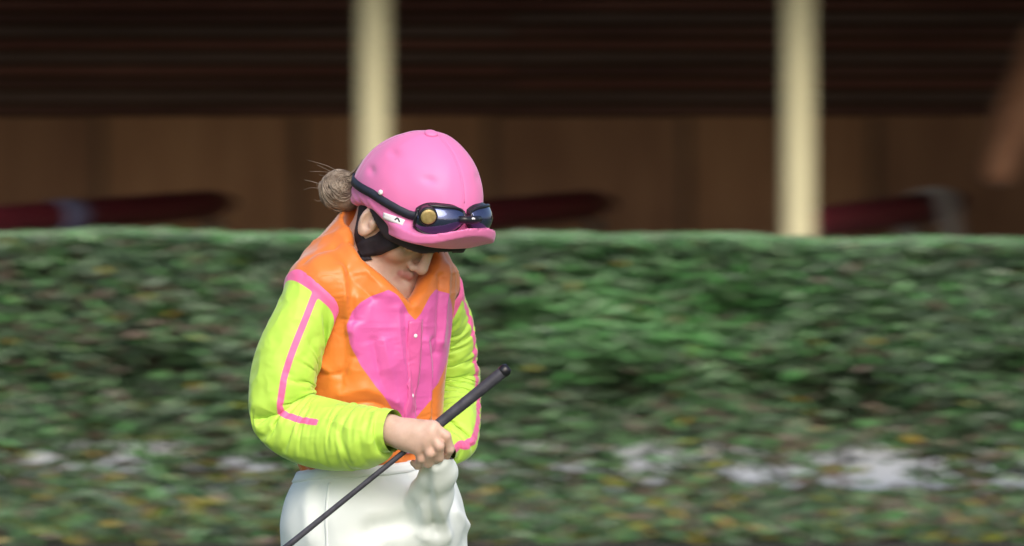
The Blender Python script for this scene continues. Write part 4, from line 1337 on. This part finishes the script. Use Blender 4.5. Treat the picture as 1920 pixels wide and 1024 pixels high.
# stitched panel seams of the cover
seam_mat = mat_cloth('dark_pink_stitching', (0.72, 0.165, 0.42), rough=0.6, bump=0.1)
for L in ([(-0.132, 0, 0.02), (-0.10, 0, 0.075), (-0.05, 0, 0.115), (0.01, 0, 0.128), (0.07, 0, 0.11), (0.115, 0, 0.065), (0.134, 0, 0.035)],
          [(-0.075, -0.092, 0.012), (-0.068, -0.08, 0.055), (-0.045, -0.05, 0.095), (-0.02, -0.02, 0.122)],
          [(-0.075, 0.092, 0.012), (-0.068, 0.08, 0.055), (-0.045, 0.05, 0.095), (-0.02, 0.02, 0.122)]):
    v, f = ribbon_on(htree, [hh(*p) for p in L], 0.0022, 0.0001, 0.0004, n=40, across=3)
    mesh_obj('seam', v, f, seam_mat, helmet)
# white woven tag at the side
tg = on(htree, [(719, 404), (738, 411), (757, 418)])
if len(tg) > 2:
    v, f = ribbon_on(htree, tg, 0.012, 0.0005, 0.001, n=10, across=4)
    mesh_obj('tag', v, f, M['tag'], helmet)
    tg2 = on(htree, [(741, 413), (746, 409), (750, 417)])
    if len(tg2) > 2:
        v, f = ribbon_on(htree, tg2, 0.0025, 0.0016, 0.0006, n=8, across=3)
        mesh_obj('tag_print', v, f, M['navy'], helmet)

# goggles pushed up on the front of the helmet, strap round the back
def on_dome(az, u, off):
    """Point on the helmet at an azimuth from straight ahead (towards the wearer's left) and height."""
    ca, sa = math.cos(az), math.sin(az)
    ru = 0.20 if u < 0 else RU_
    s = math.sqrt(max(1 - (u / ru) ** 2, 0.01))
    rf = RF_ if ca > 0 else RF_ + 0.004
    k = 1 / math.sqrt((ca / rf) ** 2 + (sa / RL_) ** 2)
    r = k * s + off
    return hh(r * ca, r * sa, u)
def strap_u(az):
    a = abs(az)
    return float(np.interp(a, [0.0, 0.8, 1.2, 1.57, 2.2, 2.7, 3.1416], [0.0, -0.004, 0.002, 0.006, 0.000, -0.008, -0.012]))
R = math.radians
V, Fq = [], []
n = 60
for i in range(n + 1):
    az = R(35) + (2 * math.pi - R(70)) * i / n
    az = az if az <= math.pi else az - 2 * math.pi
    for (du, off) in ((-0.008, 0.0005), (-0.008, 0.0035), (0.008, 0.0035), (0.008, 0.0005)):
        V.append(on_dome(az, strap_u(az) + du, off + 0.0005))
for i in range(n):
    for k in range(4):
        k2 = (k + 1) % 4
        Fq.append((i * 4 + k, i * 4 + k2, i * 4 + 4 + k2, i * 4 + 4 + k))
Fq += [(0, 1, 2, 3), tuple(n * 4 + k for k in (3, 2, 1, 0))]
mesh_obj('goggle_strap', V, Fq, M['navy'], helmet)
h_ = on(htree, [(716, 361)])
if h_:
    c = h_[0]; hn = htree.find_nearest(Vector(c)); n_ = np.array(hn[1]); c = c + n_ * 0.005
    v, f = tube([c - n_ * 0.003, c, c + n_ * 0.002], [0.005, 0.005, 0.003], seg=12)
    mesh_obj('strap_rivet', v, f, M['snap'], helmet)
def lens_shape(s, t, sign):
    """s 0..1 from bridge to temple, t -1..1 bottom to top."""
    az = sign * (R(3) + s * R(36))
    top = 0.027 * (1 - abs(2 * s - 0.95) ** 3.2 * 0.45)
    bot = -0.029 * (1 - abs(2 * s - 1.15) ** 2.6 * 0.62)
    u = (top * (t + 1) / 2 + bot * (1 - t) / 2) + 0.004 - 0.006 * s
    bul = 0.023 * (1 - (2 * s - 1) ** 2 * 0.35) * (1 - 0.55 * t * t)
    return az, u, bul
for sign in (-1, 1):
    ns, ntt = 22, 13
    V, Fq = [], []
    for i in range(ns):
        for j in range(ntt):
            s = i / (ns - 1); t = 2 * j / (ntt - 1) - 1
            az, u, bul = lens_shape(s, t, sign)
            V.append(on_dome(az, u, bul + 0.004))
    for i in range(ns - 1):
        for j in range(ntt - 1):
            q = (i * ntt + j, (i + 1) * ntt + j, (i + 1) * ntt + j + 1, i * ntt + j + 1)
            Fq.append(q if sign > 0 else q[::-1])
    lo = mesh_obj('goggle_lens', V, Fq, M['lens'], helmet)
    m = lo.modifiers.new('thickness', 'SOLIDIFY'); m.thickness = 0.002; m.offset = -1
    loop = [(0, t) for t in np.linspace(-1, 1, 8)] + [(s, 1) for s in np.linspace(0.08, 1, 14)] + [(1, t) for t in np.linspace(0.8, -1, 7)] + [(s, -1) for s in np.linspace(0.92, 0, 14)]
    ps = []
    for s, t in loop:
        az, u, bul = lens_shape(s, t, sign); ps.append(on_dome(az, u, bul + 0.003))
    fr_parts = [tube(ps, 0.0034, seg=8, cap=False)]
    # soft surround from frame to helmet
    V, Fq = [], []
    for i, (s, t) in enumerate(loop):
        az, u, bul = lens_shape(s, t, sign)
        V += [on_dome(az, u, bul + 0.003), on_dome(az * (1.0 + 0.05 * s), u * 1.10, -0.002)]
    for i in range(len(loop) - 1):
        Fq.append((2 * i, 2 * i + 1, 2 * i + 3, 2 * i + 2))
    fr_parts.append((V, Fq))
    v, f = merge(fr_parts)
    mesh_obj('goggle_frame', v, f, M['frame'], helmet)
    # brass vent disc at the temple that faces us
    if sign > 0: continue
    az = sign * R(31)
    c = on_dome(az, 0.009, 0.030); nn = on_dome(az, 0.009, 0.06) - c; nn /= np.linalg.norm(nn)
    v, f = tube([c - nn * 0.018, c - nn * 0.001, c + nn * 0.001, c + nn * 0.002], [0.0145, 0.0145, 0.0135, 0.010], seg=24)
    mesh_obj('vent_disc', v, f, M['gold'], helmet)
    v, f = tube([c - nn * 0.020, c - nn * 0.002, c - nn * 0.001], [0.0175, 0.0175, 0.016], seg=24)
    mesh_obj('vent_rim', v, f, M['frame'], helmet)
# bridge
v, f = tube([on_dome(R(a), 0.012, 0.022 + 0.003 * math.cos(R(a) * 9)) for a in (-9, -4, 0, 4, 9)], [0.006, 0.0075, 0.008, 0.0075, 0.006], seg=10)
mesh_obj('goggle_bridge', v, f, M['frame'], helmet)
c = on_dome(0, 0.014, 0.029); nn = on_dome(0, 0.012, 0.06) - c; nn /= np.linalg.norm(nn)
v, f = tube([c, c + nn * 0.002, c + nn * 0.003], [0.005, 0.005, 0.003], seg=12)
mesh_obj('bridge_stud', v, f, M['snap'], helmet)

# ---------------- chin strap
J = (0.030, -0.0625, -0.128)
for s in (1, -1):
    S = lambda L: [hp(a, l * s, u) for a, l, u in L]
    ps = [ribbon_on(btree, S([(-0.046, -0.064, -0.045), (-0.042, -0.064, -0.090), (-0.012, -0.064, -0.122), J, (0.036, -0.044, -0.150), (0.036, -0.015, -0.168)]), 0.026, 0.002, 0.002, n=26),
          ribbon_on(btree, S([(0.056, -0.070, -0.035), (0.050, -0.068, -0.070), (0.042, -0.066, -0.104), J, (0.026, -0.056, -0.142)]), (0.052, 0.024), 0.003, 0.002, n=20)]
    v, f = merge(ps)
    mesh_obj('chin_strap', v, f, M['black_cloth'], person)

# ---------------- hair: a loose bun below the back of the helmet, with stray wisps
bun = W(636, 358, 0.0)
hs = []
r_ = random.Random(5)
fb = Field(*[np.arange(c - 0.06, c + 0.06, 0.004) for c in bun])
fb.ell(bun, (0.032, 0.036, 0.034)); fb.ell(bun + np.array([0.014, 0.0, -0.012]), (0.026, 0.03, 0.026), None, 0.02)
bv, bf_ = fb.mesh(1)
hs.append((list(bv), [tuple(int(i) for i in q) for q in bf_]))
coil = np.array([0.35, -0.9, 0.25]); coil /= np.linalg.norm(coil)
for i in range(760):
    ax_ = coil + np.array([r_.gauss(0, .16), r_.gauss(0, .16), r_.gauss(0, .16)]); ax_ /= np.linalg.norm(ax_)
    e1 = np.cross(ax_, [0.3, 0.5, 0.81]); e1 /= np.linalg.norm(e1); e2 = np.cross(ax_, e1)
    a0 = r_.uniform(0, 6.28); span = r_.uniform(1.4, 2.8); sh = r_.uniform(0.95, 1.06)
    tilt = r_.uniform(-1.3, 1.3); twist = r_.uniform(0.1, 0.3)
    ps = []
    for k in range(9):
        a = a0 + span * k / 8
        tl = tilt + twist * (k / 8 - 0.5)
        q = (e1 * math.cos(a) + e2 * math.sin(a)) * math.cos(tl) + ax_ * math.sin(tl)
        q = q / np.linalg.norm(q) * sh * (1 + 0.05 * math.sin(tl * 7 + a * 0.8)) * (1 + 0.02 * math.sin(a * 2 + i))
        ps.append(bun + np.array([q[0] * 0.035, q[1] * 0.038, q[2] * 0.037]))
    hs.append(tube(ps, [0.0004] + [0.0010] * 7 + [0.0004], seg=4))
for i in range(46):      # drawn-back lengths from under the helmet
    a = r_.uniform(-1, 1); b = r_.uniform(-1, 1)
    hs.append(tube(spline([hp(-0.085, 0.03 * a, -0.05 + 0.03 * b), hp(-0.125, 0.02 * a, -0.035 + 0.03 * b), bun + np.array([0.012, 0.02 * a, 0.022 * b]), bun + np.array([-0.018, 0.02 * a, 0.018 * b])], 8), [0.001, 0.002, 0.002, 0.002, 0.002, 0.002, 0.0015, 0.001], seg=5))
for px, py, qx, qy in ((640, 330, 572, 310), (634, 332, 592, 318), (612, 352, 574, 346), (610, 358, 590, 352), (604, 372, 596, 362), (606, 376, 606, 392), (640, 394, 628, 402)):
    a = W(px, py, -0.02); b = W(qx, qy, -0.03 + r_.uniform(-.02, .02)); m_ = (a + b) / 2 + np.array([r_.uniform(-.010, .010), 0, r_.uniform(-.014, .010)])
    for t in range(2):
        o_ = np.array([r_.uniform(-.004, .004), 0, r_.uniform(-.005, .005)])
        hs.append(tube(spline([a + o_, m_ + o_ * 1.5, b + o_ * 2.5], 7), list(np.linspace(0.0006, 0.0003, 7)), seg=4))
v, f = merge(hs)
mesh_obj('hair', v, f, M['hair'], person)

# ---------------- whip, held in the near hand
wa, wb = W(951, 691, -0.262), W(398, 1138, -0.285)
wd = (wb - wa) / np.linalg.norm(wb - wa); wl = np.linalg.norm(wb - wa)
whip = empty('riding_whip', tuple(wb), 'dark grey riding whip held diagonally across the front of the white breeches', 'whip')
at_ = lambda d: wa + wd * d
v, f = tube([at_(d) for d in (-0.002, 0.004, 0.012, 0.018, 0.03, 0.10, 0.16, 0.20, 0.215)], [0.005, 0.0102, 0.0110, 0.0110, 0.0108, 0.0105, 0.0098, 0.0088, 0.007], seg=16)
mesh_obj('handle', v, f, M['whip'], whip)
v, f = tube([at_(0.0 - 0.004), at_(0.002), at_(0.010), at_(0.013)], [0.008, 0.0118, 0.0118, 0.0110], seg=16)
mesh_obj('end_cap', v, f, M['frame'], whip)
v, f = tube([at_(d) for d in (0.212, 0.225, 0.35, 0.50, wl - 0.14)], [0.0062, 0.0052, 0.0052, 0.0058, 0.0062], seg=12)
mesh_obj('shaft', v, f, M['whip'], whip)
sx = np.cross(wd, [0, 1, 0]); sx /= np.linalg.norm(sx); sy = np.cross(wd, sx)
V, Fq = [], []
for i, (d, w_, t_) in enumerate(((wl - 0.16, 0.006, 0.006), (wl - 0.14, 0.009, 0.005), (wl - 0.08, 0.012, 0.004), (wl - 0.01, 0.012, 0.004), (wl, 0.009, 0.003))):
    for a, b in ((-1, -1), (1, -1), (1, 1), (-1, 1)):
        V.append(at_(d) + sx * w_ * a + sy * t_ * b)
for i in range(4):
    for k in range(4):
        k2 = (k + 1) % 4
        Fq.append((i * 4 + k, i * 4 + k2, i * 4 + 4 + k2, i * 4 + 4 + k))
Fq += [(3, 2, 1, 0), (16, 17, 18, 19)]
mesh_obj('flap', V, Fq, M['whip'], whip)
